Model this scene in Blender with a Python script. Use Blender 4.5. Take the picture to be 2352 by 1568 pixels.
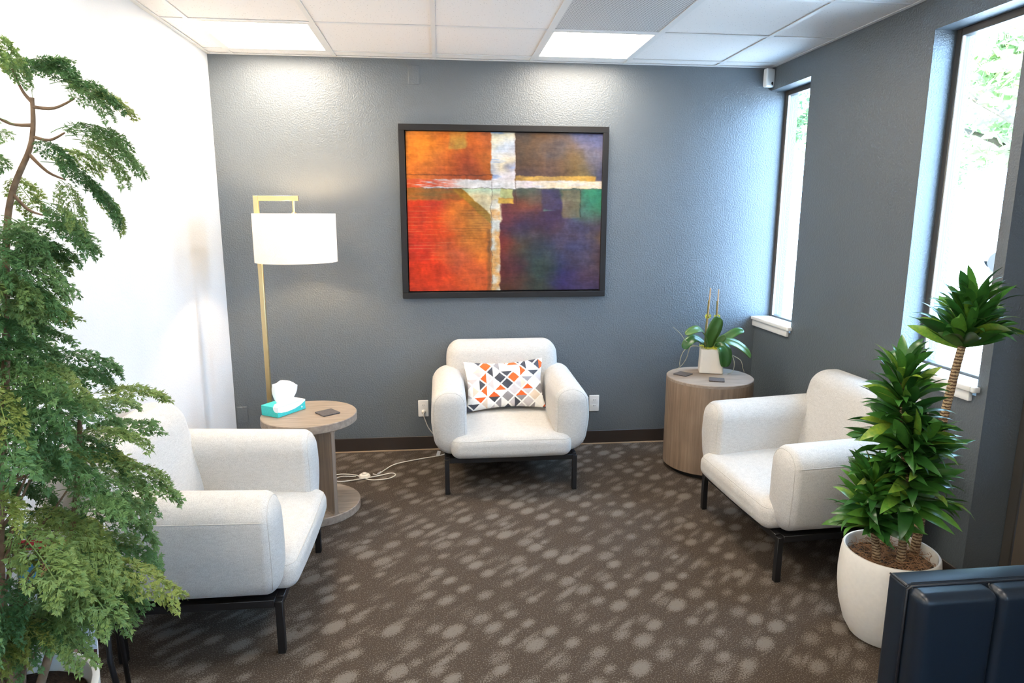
import bpy, bmesh, math, random
import numpy as np
from mathutils import Vector, Matrix, noise as mnoise

for o in list(bpy.data.objects):
    bpy.data.objects.remove(o, do_unlink=True)
SC = bpy.context.scene
COL = SC.collection
PI = math.pi
R = math.radians

# ------------------------------------------------------------------ camera
F_PX = 1517.32
CAM = Vector((0.0182, -4.42, 1.6012))
YAW, PITCH, ROLL = 0.1068, 0.1886, 0.0014
fw = Vector((math.sin(YAW)*math.cos(PITCH), math.cos(YAW)*math.cos(PITCH), -math.sin(PITCH)))
rt = Vector((math.cos(YAW), -math.sin(YAW), 0)); up = rt.cross(fw)
r2 = rt*math.cos(ROLL)+up*math.sin(ROLL); u2 = -rt*math.sin(ROLL)+up*math.cos(ROLL)
cd = bpy.data.cameras.new('camera'); cam = bpy.data.objects.new('camera', cd); COL.objects.link(cam)
M = Matrix.Identity(4)
for i in range(3):
    M[i][0] = r2[i]; M[i][1] = u2[i]; M[i][2] = -fw[i]; M[i][3] = CAM[i]
cam.matrix_world = M
cd.sensor_fit = 'HORIZONTAL'; cd.sensor_width = 36.0; cd.lens = F_PX/2352*36.0
cd.clip_start = 0.05; cd.clip_end = 300
SC.camera = cam

# ------------------------------------------------------------------ world, sun, exposure
PANEL = 12.0        # ceiling light panels (radiance)
BULB = 260.0       # floor lamp bulb
SKY = 14.0
SUN = 21.0
w = bpy.data.worlds.new('sky'); SC.world = w; w.use_nodes = True
bg = w.node_tree.nodes['Background']
bg.inputs[0].default_value = (0.38, 0.64, 1.0, 1); bg.inputs[1].default_value = SKY
sd = bpy.data.lights.new('sun', 'SUN'); sd.energy = SUN; sd.angle = R(0.6); sd.color = (1.0, 0.93, 0.82)
sun = bpy.data.objects.new('sun', sd); COL.objects.link(sun)
sun.rotation_euler = Vector((0.42, 0.32, -0.85)).to_track_quat('-Z', 'Y').to_euler()
vs = SC.view_settings
vs.view_transform = 'Standard'; vs.look = 'None'; vs.gamma = 1.0; vs.use_curve_mapping = False
vs.exposure = 1.08
SC.cycles.use_denoising = True
SC.cycles.use_adaptive_sampling = True; SC.cycles.adaptive_threshold = 0.025
SC.cycles.max_bounces = 7; SC.cycles.diffuse_bounces = 4; SC.cycles.glossy_bounces = 4
SC.cycles.transmission_bounces = 6; SC.cycles.transparent_max_bounces = 10
SC.cycles.sample_clamp_indirect = 8.0
SC.cycles.caustics_reflective = False; SC.cycles.caustics_refractive = False

# ------------------------------------------------------------------ helpers
def srgb(r, g, b):
    f = lambda c: c/12.92 if c <= 0.04045 else ((c+0.055)/1.055)**2.4
    return (f(r/255), f(g/255), f(b/255), 1)

def tag(o, label=None, cat=None, group=None, kind=None):
    if label: o['label'] = label
    if cat: o['category'] = cat
    if group: o['group'] = group
    if kind: o['kind'] = kind
    return o

def thing(name, label, cat, loc=(0, 0, 0), rotz=0.0, group=None):
    o = bpy.data.objects.new(name, None); COL.objects.link(o)
    o.location = loc; o.rotation_euler = (0, 0, rotz); o.empty_display_size = 0.1
    return tag(o, label, cat, group)

def mobj(name, mesh, mat=None, parent=None, loc=None, rot=None):
    if mat is not None and not mesh.materials:
        mesh.materials.append(mat)
    o = bpy.data.objects.new(name, mesh); COL.objects.link(o)
    if parent is not None: o.parent = parent
    if loc is not None: o.location = loc
    if rot is not None: o.rotation_euler = rot
    return o

def pymesh(name, v, f, smooth=False):
    me = bpy.data.meshes.new(name); me.from_pydata([tuple(a) for a in v], [], f); me.update()
    if smooth:
        me.shade_smooth()
    return me

class MB:
    """collects shapes into one mesh"""
    def __init__(s): s.v = []; s.f = []
    def add(s, v, f):
        n = len(s.v); s.v += [tuple(a) for a in v]; s.f += [tuple(i+n for i in q) for q in f]; return s
    def box(s, x0, x1, y0, y1, z0, z1, m=None):
        v = [Vector((x, y, z)) for z in (z0, z1) for y in (y0, y1) for x in (x0, x1)]
        if m is not None: v = [m @ a for a in v]
        return s.add(v, [(0, 2, 3, 1), (4, 5, 7, 6), (0, 1, 5, 4), (2, 6, 7, 3), (0, 4, 6, 2), (1, 3, 7, 5)])
    def tube(s, pts, rad, n=8, cap=True):
        pts = [Vector(a) for a in pts]; m = len(pts)
        if not hasattr(rad, '__len__'): rad = [rad]*m
        v = []; f = []; ref = None
        for i, a in enumerate(pts):
            t = (pts[min(i+1, m-1)]-pts[max(i-1, 0)]).normalized()
            if ref is None:
                ref = Vector((0, 0, 1)) if abs(t.z) < 0.9 else Vector((1, 0, 0))
            b = (ref - t*ref.dot(t)).normalized(); ref = b; c = t.cross(b)
            for k in range(n):
                an = 2*PI*k/n
                v.append(a + b*math.cos(an)*rad[i] + c*math.sin(an)*rad[i])
        for i in range(m-1):
            for k in range(n):
                f.append((i*n+k, i*n+(k+1) % n, (i+1)*n+(k+1) % n, (i+1)*n+k))
        if cap:
            f.append(tuple(range(n-1, -1, -1))); f.append(tuple((m-1)*n+k for k in range(n)))
        return s.add(v, f)
    def lathe(s, prof, n=48, c=(0, 0, 0)):
        v = []; f = []; m = len(prof)
        for r, z in prof:
            for k in range(n):
                a = 2*PI*k/n; v.append((c[0]+r*math.cos(a), c[1]+r*math.sin(a), c[2]+z))
        for i in range(m-1):
            for k in range(n):
                f.append((i*n+k, i*n+(k+1) % n, (i+1)*n+(k+1) % n, (i+1)*n+k))
        if prof[0][0] > 1e-6: f.append(tuple(range(n-1, -1, -1)))
        if prof[-1][0] > 1e-6: f.append(tuple((m-1)*n+k for k in range(n)))
        return s.add(v, f)
    def mesh(s, name, smooth=False):
        me = pymesh(name, s.v, s.f, smooth)
        return me
    def build(s, name, mat, parent=None, smooth=False, bevel=0.0, seg=2, loc=None, rot=None, auto=None):
        me = s.mesh(name, smooth)
        if bevel:
            bm = bmesh.new(); bm.from_mesh(me)
            es = [e for e in bm.edges if len(e.link_faces) == 2 and e.calc_face_angle(0) > 0.5]
            bmesh.ops.bevel(bm, geom=es, offset=bevel, segments=seg, profile=0.5, affect='EDGES', clamp_overlap=True)
            bm.to_mesh(me); bm.free()
            me.shade_smooth()
            me.set_sharp_from_angle(angle=R(40))
        elif auto:
            me.shade_smooth(); me.set_sharp_from_angle(angle=R(auto))
        return mobj(name, me, mat, parent, loc, rot)

def spline(pts, n=8):
    """Catmull-Rom through the points"""
    P = [Vector(p) for p in pts]; out = []
    for i in range(len(P)-1):
        a = P[max(i-1, 0)]; b = P[i]; c = P[i+1]; d = P[min(i+2, len(P)-1)]
        for k in range(n):
            t = k/n
            out.append(0.5*((2*b)+(c-a)*t+(2*a-5*b+4*c-d)*t*t+(3*b-3*c+d-a)*t**3))
    out.append(P[-1]); return out

def softbox(h, r, n=10, k=6, deform=None):
    """rounded box: half sizes h, corner radii r (per axis)"""
    ax = []
    for i in range(3):
        a = []
        for j in range(k): a.append(-h[i]+r[i]*(1-math.tan(PI/4*(1-j/k))))
        for j in range(n+1): a.append(-(h[i]-r[i])+2*(h[i]-r[i])*j/n)
        for j in range(k): a.append(h[i]-r[i]+r[i]*math.tan(PI/4*(j+1)/k))
        ax.append(a)
    v = []; f = []; idx = {}
    def vert(p):
        key = tuple(round(c, 6) for c in p)
        if key in idx: return idx[key]
        q = [max(-(h[i]-r[i]), min(h[i]-r[i], p[i])) for i in range(3)]
        d = [(p[i]-q[i])/r[i] for i in range(3)]
        L = math.sqrt(sum(c*c for c in d))
        if L > 1e-9: P = Vector([q[i]+r[i]*d[i]/L for i in range(3)])
        else: P = Vector(p)
        if deform: P = Vector(deform(P))
        idx[key] = len(v); v.append(P); return idx[key]
    for a in range(3):
        b, c = (a+1) % 3, (a+2) % 3
        for sg in (-1, 1):
            for i in range(len(ax[b])-1):
                for j in range(len(ax[c])-1):
                    q = []
                    for (ii, jj) in ((i, j), (i+1, j), (i+1, j+1), (i, j+1)):
                        p = [0, 0, 0]; p[a] = sg*h[a]; p[b] = ax[b][ii]; p[c] = ax[c][jj]
                        q.append(vert(p))
                    f.append(tuple(q) if sg > 0 else tuple(reversed(q)))
    return MB().add(v, f)

# ------------------------------------------------------------------ materials
def newmat(name):
    m = bpy.data.materials.new(name); m.use_nodes = True
    nt = m.node_tree; b = nt.nodes['Principled BSDF']
    return m, nt, b
def N(nt, typ, **kw):
    n = nt.nodes.new(typ)
    for k, v in kw.items():
        if k == 'inp':
            for a, b in v.items(): n.inputs[a].default_value = b
        else: setattr(n, k, v)
    return n
def L(nt, a, b): nt.links.new(a, b)
def ramp(nt, fac, stops, interp='LINEAR'):
    r = N(nt, 'ShaderNodeValToRGB'); r.color_ramp.interpolation = interp
    el = r.color_ramp.elements
    while len(el) < len(stops): el.new(0.5)
    for e, (p, c) in zip(el, stops): e.position = p; e.color = c
    L(nt, fac, r.inputs[0]); return r.outputs[0]
def pos(nt, kind='world', scale=(1, 1, 1), rot=(0, 0, 0)):
    if kind == 'world':
        s = N(nt, 'ShaderNodeNewGeometry').outputs['Position']
    else:
        s = N(nt, 'ShaderNodeTexCoord').outputs['Object']
    m = N(nt, 'ShaderNodeMapping'); m.inputs['Scale'].default_value = scale; m.inputs['Rotation'].default_value = rot
    L(nt, s, m.inputs[0]); return m.outputs[0]
def bump(nt, b, height, strength=0.3, dist=0.01):
    n = N(nt, 'ShaderNodeBump', inp={'Strength': strength, 'Distance': dist})
    L(nt, height, n.inputs['Height']); L(nt, n.outputs[0], b.inputs['Normal']); return n
def noise(nt, vec, scale, detail=2, rough=0.5):
    n = N(nt, 'ShaderNodeTexNoise', inp={'Scale': scale, 'Detail': detail, 'Roughness': rough})
    L(nt, vec, n.inputs['Vector']); return n.outputs[0]
def mth(nt, op, a, b=None, c=None, clamp=False):
    n = N(nt, 'ShaderNodeMath', operation=op); n.use_clamp = clamp
    for i, x in enumerate((a, b, c)):
        if x is None: continue
        if hasattr(x, 'is_linked'): L(nt, x, n.inputs[i])
        else: n.inputs[i].default_value = x
    return n.outputs[0]
def mixc(nt, fac, a, b, mode='MIX'):
    n = N(nt, 'ShaderNodeMix', data_type='RGBA', blend_type=mode)
    for s, x in ((0, fac), (6, a), (7, b)):
        if hasattr(x, 'is_linked'): L(nt, x, n.inputs[s])
        else: n.inputs[s].default_value = x
    return n.outputs[2]

def plain(name, col, rough=0.5, metal=0.0, spec=0.5, bscale=0, bstr=0.2, bdist=0.002, var=0.0, vscale=6, kind='obj'):
    m, nt, b = newmat(name)
    b.inputs['Base Color'].default_value = col; b.inputs['Roughness'].default_value = rough
    b.inputs['Metallic'].default_value = metal; b.inputs['Specular IOR Level'].default_value = spec
    p = pos(nt, kind)
    if var:
        n = noise(nt, p, vscale, 3)
        c2 = tuple(max(0, x*(1-var)) for x in col[:3])+(1,); c1 = tuple(x*(1+var) for x in col[:3])+(1,)
        L(nt, ramp(nt, n, [(0.3, c2), (0.7, c1)]), b.inputs['Base Color'])
    if bscale:
        bump(nt, b, noise(nt, p, bscale, 2), bstr, bdist)
    return m

def paint_wall(name, col, rough, spec, bstr):
    m, nt, b = newmat(name)
    p = pos(nt, 'world')
    n1 = noise(nt, p, 105, 2.0, 0.55)
    h = ramp(nt, n1, [(0.38, (0, 0, 0, 1)), (0.62, (1, 1, 1, 1))])
    bump(nt, b, h, bstr, 0.0016)
    n2 = noise(nt, p, 3, 2)
    L(nt, ramp(nt, n2, [(0.3, tuple(c*0.97 for c in col[:3])+(1,)), (0.7, tuple(c*1.03 for c in col[:3])+(1,))]), b.inputs['Base Color'])
    b.inputs['Roughness'].default_value = rough; b.inputs['Specular IOR Level'].default_value = min(1, spec)
    if spec >= 1: b.inputs['IOR'].default_value = 1.52
    return m

M_BLUE = paint_wall('slate_wall_paint', srgb(87, 95, 101), 0.46, 1.0, 0.6)
M_WHITE = paint_wall('white_wall_paint', (0.74, 0.74, 0.735, 1), 0.6, 0.3, 0.25)
M_TRIMW = plain('white_trim_paint', (0.80, 0.79, 0.76, 1), 0.4, bscale=30, bstr=0.05)
M_BASE = plain('brown_vinyl_base', srgb(48, 40, 35), 0.45, bscale=40, bstr=0.05)
M_TAN = plain('tan_carpet_edge', srgb(165, 140, 115), 0.8, bscale=200, bstr=0.3)
M_BRONZE = plain('bronze_aluminium', srgb(92, 88, 83), 0.45, 0.4, bscale=60, bstr=0.03)
M_DOOR = plain('brown_door_paint', srgb(96, 86, 76), 0.5, bscale=60, bstr=0.05)
M_PLATE = plain('white_plastic', (0.82, 0.81, 0.78, 1), 0.35, bscale=30, bstr=0.02)
M_DARK = plain('dark_slot', (0.01, 0.01, 0.01, 1), 0.6, bscale=30, bstr=0.02)
M_BLACKST = plain('black_steel', (0.008, 0.008, 0.009, 1), 0.5, 0.2, bscale=120, bstr=0.05)
M_GRID = plain('white_ceiling_grid', (0.78, 0.78, 0.77, 1), 0.45, bscale=40, bstr=0.02)

def m_tile():
    m, nt, b = newmat('mineral_fibre_tile'); p = pos(nt, 'world')
    v = N(nt, 'ShaderNodeTexVoronoi', inp={'Scale': 75.0, 'Randomness': 1.0}); L(nt, p, v.inputs['Vector'])
    n = noise(nt, p, 60, 3, 0.7)
    holes = mth(nt, 'MULTIPLY', mth(nt, 'LESS_THAN', v.outputs['Distance'], 0.17), mth(nt, 'GREATER_THAN', n, 0.5))
    L(nt, mixc(nt, holes, (0.86, 0.845, 0.835, 1), (0.55, 0.54, 0.53, 1)), b.inputs['Base Color'])
    b.inputs['Roughness'].default_value = 0.9; b.inputs['Specular IOR Level'].default_value = 0.1
    bump(nt, b, mth(nt, 'SUBTRACT', n, mth(nt, 'MULTIPLY', holes, 0.6)), 0.3, 0.002); return m
M_TILE = m_tile()

def m_carpet():
    m, nt, b = newmat('dotted_carpet')
    g = N(nt, 'ShaderNodeNewGeometry').outputs['Position']
    rotn = N(nt, 'ShaderNodeVectorRotate', rotation_type='Z_AXIS'); rotn.inputs['Angle'].default_value = -R(43)
    L(nt, g, rotn.inputs['Vector'])
    def scaled(sx, sy, off=0.0):
        mp = N(nt, 'ShaderNodeMapping'); mp.inputs['Scale'].default_value = (sx, sy, 0); mp.inputs['Location'].default_value = (off, off*0.37, 0)
        L(nt, rotn.outputs[0], mp.inputs[0]); return mp.outputs[0]
    def dots(sx, sy, thr, soft, off):
        v = N(nt, 'ShaderNodeTexVoronoi', voronoi_dimensions='2D', inp={'Scale': 1.0, 'Randomness': 0.62})
        L(nt, scaled(sx, sy, off), v.inputs['Vector'])
        sep = N(nt, 'ShaderNodeSeparateColor'); L(nt, v.outputs['Color'], sep.inputs[0])
        rad = mth(nt, 'ADD', mth(nt, 'MULTIPLY', sep.outputs[0], 0.20), thr)
        e = mth(nt, 'DIVIDE', mth(nt, 'SUBTRACT', rad, v.outputs['Distance']), soft, clamp=True)
        return mth(nt, 'MULTIPLY', e, mth(nt, 'ADD', mth(nt, 'MULTIPLY', sep.outputs[1], 0.75), 0.25))
    d1 = dots(6.8, 10.6, 0.28, 0.30, 0.0)
    d2 = dots(3.2, 13.0, 0.20, 0.30, 5.3)
    d = mth(nt, 'MAXIMUM', d1, mth(nt, 'MULTIPLY', d2, 0.75))
    big = noise(nt, scaled(1.1, 1.6, 2.0), 1.0, 1)
    d = mth(nt, 'MULTIPLY', d, mth(nt, 'ADD', mth(nt, 'MULTIPLY', big, 0.9), 0.45))
    st = noise(nt, g, 190, 1.5, 0.6)
    st2 = ramp(nt, st, [(0.40, (0, 0, 0, 1)), (0.60, (1, 1, 1, 1))])
    thr = mth(nt, 'SUBTRACT', mth(nt, 'ADD', mth(nt, 'MULTIPLY', d, 0.38), 0.345), st)   # yarn tufts: more light ones inside a dot
    lit = mth(nt, 'DIVIDE', mth(nt, 'ADD', thr, 0.12), 0.16, clamp=True)
    fac = mth(nt, 'ADD', mth(nt, 'MULTIPLY', lit, 0.72), mth(nt, 'MULTIPLY', d, 0.10), clamp=True)
    L(nt, mixc(nt, fac, srgb(66, 57, 49), srgb(116, 109, 101)), b.inputs['Base Color'])
    b.inputs['Roughness'].default_value = 0.95; b.inputs['Specular IOR Level'].default_value = 0.1
    bump(nt, b, st, 0.6, 0.003); return m
M_CARPET = m_carpet()

def m_fabric():
    m, nt, b = newmat('oatmeal_upholstery')
    t = N(nt, 'ShaderNodeTexCoord').outputs['Object']
    def wave(direction, sc):
        wv = N(nt, 'ShaderNodeTexWave', bands_direction=direction, inp={'Scale': sc, 'Distortion': 1.5, 'Detail': 1.0, 'Detail Scale': 3.0})
        L(nt, t, wv.inputs['Vector']); return wv.outputs['Fac']
    wv = mth(nt, 'MULTIPLY', mth(nt, 'ADD', wave('X', 130), mth(nt, 'ADD', wave('Y', 130), wave('Z', 130))), 0.33)
    n = noise(nt, t, 320, 2, 0.7)
    sl = N(nt, 'ShaderNodeMapping'); sl.inputs['Scale'].default_value = (40, 40, 110); L(nt, t, sl.inputs[0])
    n2 = noise(nt, sl.outputs[0], 1.0, 2)
    f = mth(nt, 'ADD', mth(nt, 'MULTIPLY', n, 0.8), mth(nt, 'MULTIPLY', n2, 0.2))
    L(nt, ramp(nt, f, [(0.32, (0.41, 0.395, 0.37, 1)), (0.62, (0.60, 0.58, 0.545, 1))]), b.inputs['Base Color'])
    b.inputs['Roughness'].default_value = 0.9; b.inputs['Specular IOR Level'].default_value = 0.15
    b.inputs['Sheen Weight'].default_value = 0.15
    bump(nt, b, mth(nt, 'ADD', wv, n), 0.25, 0.0015); return m
M_FABRIC = m_fabric()
M_SEAM = plain('seam_thread', (0.48, 0.46, 0.42, 1), 0.9, bscale=300, bstr=0.3)
M_FABTAG = plain('white_tag', (0.85, 0.85, 0.85, 1), 0.7, bscale=80, bstr=0.05)

def m_wood(name, c1, c2, vertical=True, rough=0.55, scale=1.0):
    m, nt, b = newmat(name)
    s = (38*scale, 38*scale, 1.6*scale) if vertical else (3*scale, 45*scale, 30*scale)
    p = pos(nt, 'obj', s)
    n = noise(nt, p, 1.4, 5, 0.65); n2 = noise(nt, pos(nt, 'obj', (5, 5, 5)), 1.0, 2)
    f = mth(nt, 'ADD', mth(nt, 'MULTIPLY', n, 0.75), mth(nt, 'MULTIPLY', n2, 0.25))
    L(nt, ramp(nt, f, [(0.34, c1), (0.66, c2)]), b.inputs['Base Color'])
    b.inputs['Roughness'].default_value = rough; bump(nt, b, n, 0.15, 0.001); return m
M_DRUM = m_wood('drum_oak_veneer', srgb(112, 92, 74), srgb(150, 128, 106))
M_TABLE = m_wood('greyed_oak', srgb(118, 104, 92), srgb(160, 144, 128), False)
M_WEB = m_wood('greyed_oak_panel', srgb(104, 90, 78), srgb(150, 132, 114))
M_COAST = plain('grey_felt', srgb(82, 78, 78), 0.95, bscale=400, bstr=0.4, var=0.25, vscale=180)
M_BRASS = plain('brushed_brass', (0.80, 0.62, 0.33, 1), 0.33, 1.0, bscale=150, bstr=0.02)
M_CORD = plain('white_cord', (0.72, 0.68, 0.60, 1), 0.45, bscale=60, bstr=0.02)
M_FRAME = plain('charcoal_frame', srgb(30, 29, 30), 0.5, 0.0, 0.3, bscale=160, bstr=0.06)
M_FRAMEIN = plain('black_frame_gap', (0.006, 0.006, 0.006, 1), 0.8, bscale=60, bstr=0.05)
M_POTW = plain('white_ceramic', (0.80, 0.76, 0.69, 1), 0.5, bscale=120, bstr=0.06, var=0.03, vscale=60)
M_POTB = plain('cream_ceramic', (0.74, 0.70, 0.63, 1), 0.4, bscale=50, bstr=0.03)
M_SOIL = plain('dark_soil', srgb(58, 42, 30), 0.95, bscale=120, bstr=0.8, bdist=0.01, var=0.4, vscale=60)
M_FIBRE = plain('coconut_fibre', srgb(150, 112, 80), 0.85, var=0.35, vscale=20, bscale=200, bstr=0.2)
M_LEATHER = plain('navy_leather', srgb(15, 26, 38), 0.36, 0.0, 0.5, bscale=260, bstr=0.12, bdist=0.001)
M_PIPING = plain('black_piping', srgb(14, 18, 26), 0.4, bscale=100, bstr=0.05)
M_TEAL = plain('teal_print', srgb(60, 195, 190), 0.5, var=0.18, vscale=220, bscale=40, bstr=0.02)
M_PAPER = plain('white_paper', (0.88, 0.88, 0.88, 1), 0.8, bscale=60, bstr=0.08)
M_STAKE = plain('bamboo_stake', srgb(205, 175, 135), 0.6, var=0.2, vscale=60, bscale=90, bstr=0.1)
M_GSTEM = plain('dried_green_stem', srgb(120, 115, 60), 0.6, var=0.3, vscale=50, bscale=90, bstr=0.1)
M_MOSS = plain('yellow_green_moss', srgb(190, 190, 60), 0.9, var=0.35, vscale=120, bscale=200, bstr=0.4)
M_ROOT = plain('pale_aerial_root', srgb(165, 160, 135), 0.7, var=0.2, vscale=40, bscale=120, bstr=0.1)
M_PAVE = plain('pale_concrete', (0.50, 0.49, 0.47, 1), 0.9, bscale=8, bstr=0.1, var=0.06, vscale=0.6, kind='world')
M_BARKO = plain('outdoor_bark', srgb(92, 78, 66), 0.9, bscale=12, bstr=0.6, bdist=0.02, var=0.2, vscale=4)
M_MULL = plain('plaster_white', (0.80, 0.79, 0.77, 1), 0.7, bscale=20, bstr=0.1)

def m_emit(name, col, s):
    m, nt, b = newmat(name)
    b.inputs['Base Color'].default_value = (0.8, 0.8, 0.8, 1)
    b.inputs['Emission Color'].default_value = col; b.inputs['Emission Strength'].default_value = s; return m
M_PANEL = m_emit('led_diffuser', (1.0, 0.875, 0.72, 1), PANEL)
M_BULB = m_emit('warm_bulb', (1.0, 0.72, 0.42, 1), BULB)

def m_glass(name='window_glass', tint=(0.96, 0.98, 0.98, 1)):
    m, nt, b = newmat(name)
    out = nt.nodes['Material Output']
    t = N(nt, 'ShaderNodeBsdfTransparent', inp={'Color': tint})
    g = N(nt, 'ShaderNodeBsdfGlossy', inp={'Color': (1, 1, 1, 1), 'Roughness': 0.02})
    lw = N(nt, 'ShaderNodeLayerWeight', inp={'Blend': 0.5}); mx = N(nt, 'ShaderNodeMixShader')
    fr = mth(nt, 'ADD', mth(nt, 'MULTIPLY', mth(nt, 'POWER', lw.outputs['Facing'], 5.0), 0.9), 0.025)
    L(nt, fr, mx.inputs[0]); L(nt, t.outputs[0], mx.inputs[1]); L(nt, g.outputs[0], mx.inputs[2])
    L(nt, mx.outputs[0], out.inputs[0]); nt.nodes.remove(b); return m
M_GLASS = m_glass()
M_GLASST = m_glass('tinted_door_glass', (0.20, 0.20, 0.20, 1))

def m_shade():
    m, nt, b = newmat('linen_lampshade'); out = nt.nodes['Material Output']
    p = pos(nt, 'obj', (200, 200, 200)); n = noise(nt, p, 1.0, 2)
    col = ramp(nt, n, [(0.3, (0.82, 0.79, 0.74, 1)), (0.7, (0.90, 0.88, 0.84, 1))])
    d = N(nt, 'ShaderNodeBsdfDiffuse'); tr = N(nt, 'ShaderNodeBsdfTranslucent'); mx = N(nt, 'ShaderNodeMixShader', inp={0: 0.42})
    L(nt, col, d.inputs[0]); L(nt, col, tr.inputs[0])
    L(nt, d.outputs[0], mx.inputs[1]); L(nt, tr.outputs[0], mx.inputs[2]); L(nt, mx.outputs[0], out.inputs[0])
    nt.nodes.remove(b); return m
M_SHADE = m_shade()

def m_leaf(name, stops, rough, trans=0.25, spec=0.5, stripe=False):
    m, nt, b = newmat(name)
    oi = N(nt, 'ShaderNodeObjectInfo'); p = pos(nt, 'obj')
    n = noise(nt, p, 22, 2)
    f = mth(nt, 'ADD', mth(nt, 'MULTIPLY', oi.outputs['Random'], 0.72), mth(nt, 'MULTIPLY', n, 0.28))
    c = ramp(nt, f, stops)
    L(nt, c, b.inputs['Base Color']); b.inputs['Roughness'].default_value = rough; b.inputs['Specular IOR Level'].default_value = spec
    out = nt.nodes['Material Output']
    tr = N(nt, 'ShaderNodeBsdfTranslucent'); L(nt, c, tr.inputs[0])
    mx = N(nt, 'ShaderNodeMixShader', inp={0: trans}); L(nt, b.outputs[0], mx.inputs[1]); L(nt, tr.outputs[0], mx.inputs[2])
    L(nt, mx.outputs[0], out.inputs[0])
    return m
M_ARALIA = m_leaf('aralia_leaf', [(0.0, srgb(62, 104, 62)), (0.35, srgb(90, 130, 76)), (0.62, srgb(110, 144, 88)), (0.88, srgb(142, 156, 80)), (1.0, srgb(206, 196, 90))], 0.5, 0.38, 0.4)
M_DRAC = m_leaf('dracaena_leaf', [(0.0, srgb(28, 68, 32)), (0.40, srgb(52, 102, 42)), (0.72, srgb(90, 140, 50)), (0.90, srgb(150, 168, 60)), (1.0, srgb(205, 190, 90))], 0.30, 0.22, 0.6)
M_ORCHID = m_leaf('orchid_leaf', [(0.0, srgb(38, 84, 40)), (0.5, srgb(60, 108, 46)), (1.0, srgb(96, 124, 60))], 0.3, 0.1, 0.6)
M_TREEL = m_leaf('tree_leaf', [(0.0, srgb(95, 122, 80)), (1.0, srgb(168, 182, 125))], 0.6, 0.4, 0.3)
M_BARK = plain('aralia_bark', srgb(120, 96, 74), 0.85, bscale=90, bstr=0.5, var=0.3, vscale=40)

def m_cane():
    m, nt, b = newmat('ringed_cane'); p = pos(nt, 'obj')
    wv = N(nt, 'ShaderNodeTexWave', bands_direction='Z', inp={'Scale': 26.0, 'Distortion': 3.5, 'Detail': 2.0, 'Detail Scale': 4.0}); L(nt, p, wv.inputs['Vector'])
    L(nt, ramp(nt, wv.outputs['Fac'], [(0.15, srgb(96, 72, 52)), (0.5, srgb(158, 130, 98)), (1.0, srgb(190, 165, 130))]), b.inputs['Base Color'])
    b.inputs['Roughness'].default_value = 0.8; bump(nt, b, wv.outputs['Fac'], 0.5, 0.003); return m
M_CANE = m_cane()

def m_attr(name, rough, bscale, bstr, bdist, scl=(1, 1, 1), vary=0.0):
    m, nt, b = newmat(name)
    a = N(nt, 'ShaderNodeAttribute', attribute_name='print'); p = pos(nt, 'obj', scl)
    n = noise(nt, p, bscale, 4, 0.6)
    col = a.outputs['Color']
    if vary:
        col = mixc(nt, 1.0, col, ramp(nt, n, [(0.25, (1-vary,)*3+(1,)), (0.75, (1+vary,)*3+(1,))]), 'MULTIPLY')
    L(nt, col, b.inputs['Base Color']); b.inputs['Roughness'].default_value = rough; b.inputs['Specular IOR Level'].default_value = 0.2
    bump(nt, b, n, bstr, bdist); return m
M_CANVAS = m_attr('painted_canvas', 0.5, 60, 0.3, 0.002, (0.5, 1, 2.2), 0.16)
M_PILLOW = m_attr('printed_cotton', 0.85, 160, 0.3, 0.0015)

# ------------------------------------------------------------------ the room
XL, XR, HC, R0, T = -1.365, 2.2217, 2.5585, 0.1263, 0.6096
YB = -7.3          # rear end of the room
XO = XR+0.20       # outer face of the window wall
W1 = (-0.490, 0.0); W2 = (-1.983, -1.495); D1 = (-3.10, -2.035); W_ADDED = (-6.90, -5.50)
SZ, HZ = 0.885, 2.415

tag(MB().box(XL-0.15, XO, YB-0.15, 0.12, -0.12, 0.0).build('floor', M_CARPET), kind='structure')
tag(MB().box(XL-0.15, XO, 0.0, 0.14, 0.0, HC+0.25).build('wall_back', M_BLUE), kind='structure')
tag(MB().box(XL-0.15, XL, YB, 0.0, 0.0, HC+0.25).build('wall_left', M_WHITE), kind='structure')
tag(MB().box(XL-0.15, XO, YB-0.15, YB, 0.0, HC+0.25).build('wall_rear', M_WHITE), kind='structure')
wr = MB(); top = HC+0.25
for (a, b, lo, hi) in ((W1[0], W1[1], 0, SZ-0.02), (W1[0], W1[1], HZ, top), (W2[1], W1[0], 0, top), (W2[0], W2[1], 0, SZ-0.02),
                       (W2[0], W2[1], HZ, top), (D1[1], W2[0], 0, top), (D1[0], D1[1], HZ, top), (W_ADDED[1], D1[0], 0, top), (W_ADDED[0], W_ADDED[1], 0, SZ-0.02), (W_ADDED[0], W_ADDED[1], HZ, top), (YB, W_ADDED[0], 0, top)):
    wr.box(XR, XO, a, b, lo, hi)
tag(wr.build('wall_right', M_BLUE), kind='structure')
tag(MB().box(XL-0.15, XO+0.4, YB-0.15, 0.14, HC+0.25, HC+0.45).build('roof_slab', M_MULL), kind='structure')

# baseboards
def baseboard(name, boxes):
    mb = MB()
    for b in boxes: mb.box(*b)
    return tag(mb.build(name, M_BASE, bevel=0.002, seg=1), kind='structure')
baseboard('baseboard_back', [(XL, XR, -0.008, 0.0, 0.006, 0.097)])
baseboard('baseboard_right', [(XR-0.008, XR, D1[1], -0.009, 0.006, 0.10)])
tag(MB().box(XL, XR, -0.016, -0.0005, 0.0, 0.0055).build('trim_1', M_TAN), kind='structure')

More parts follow.
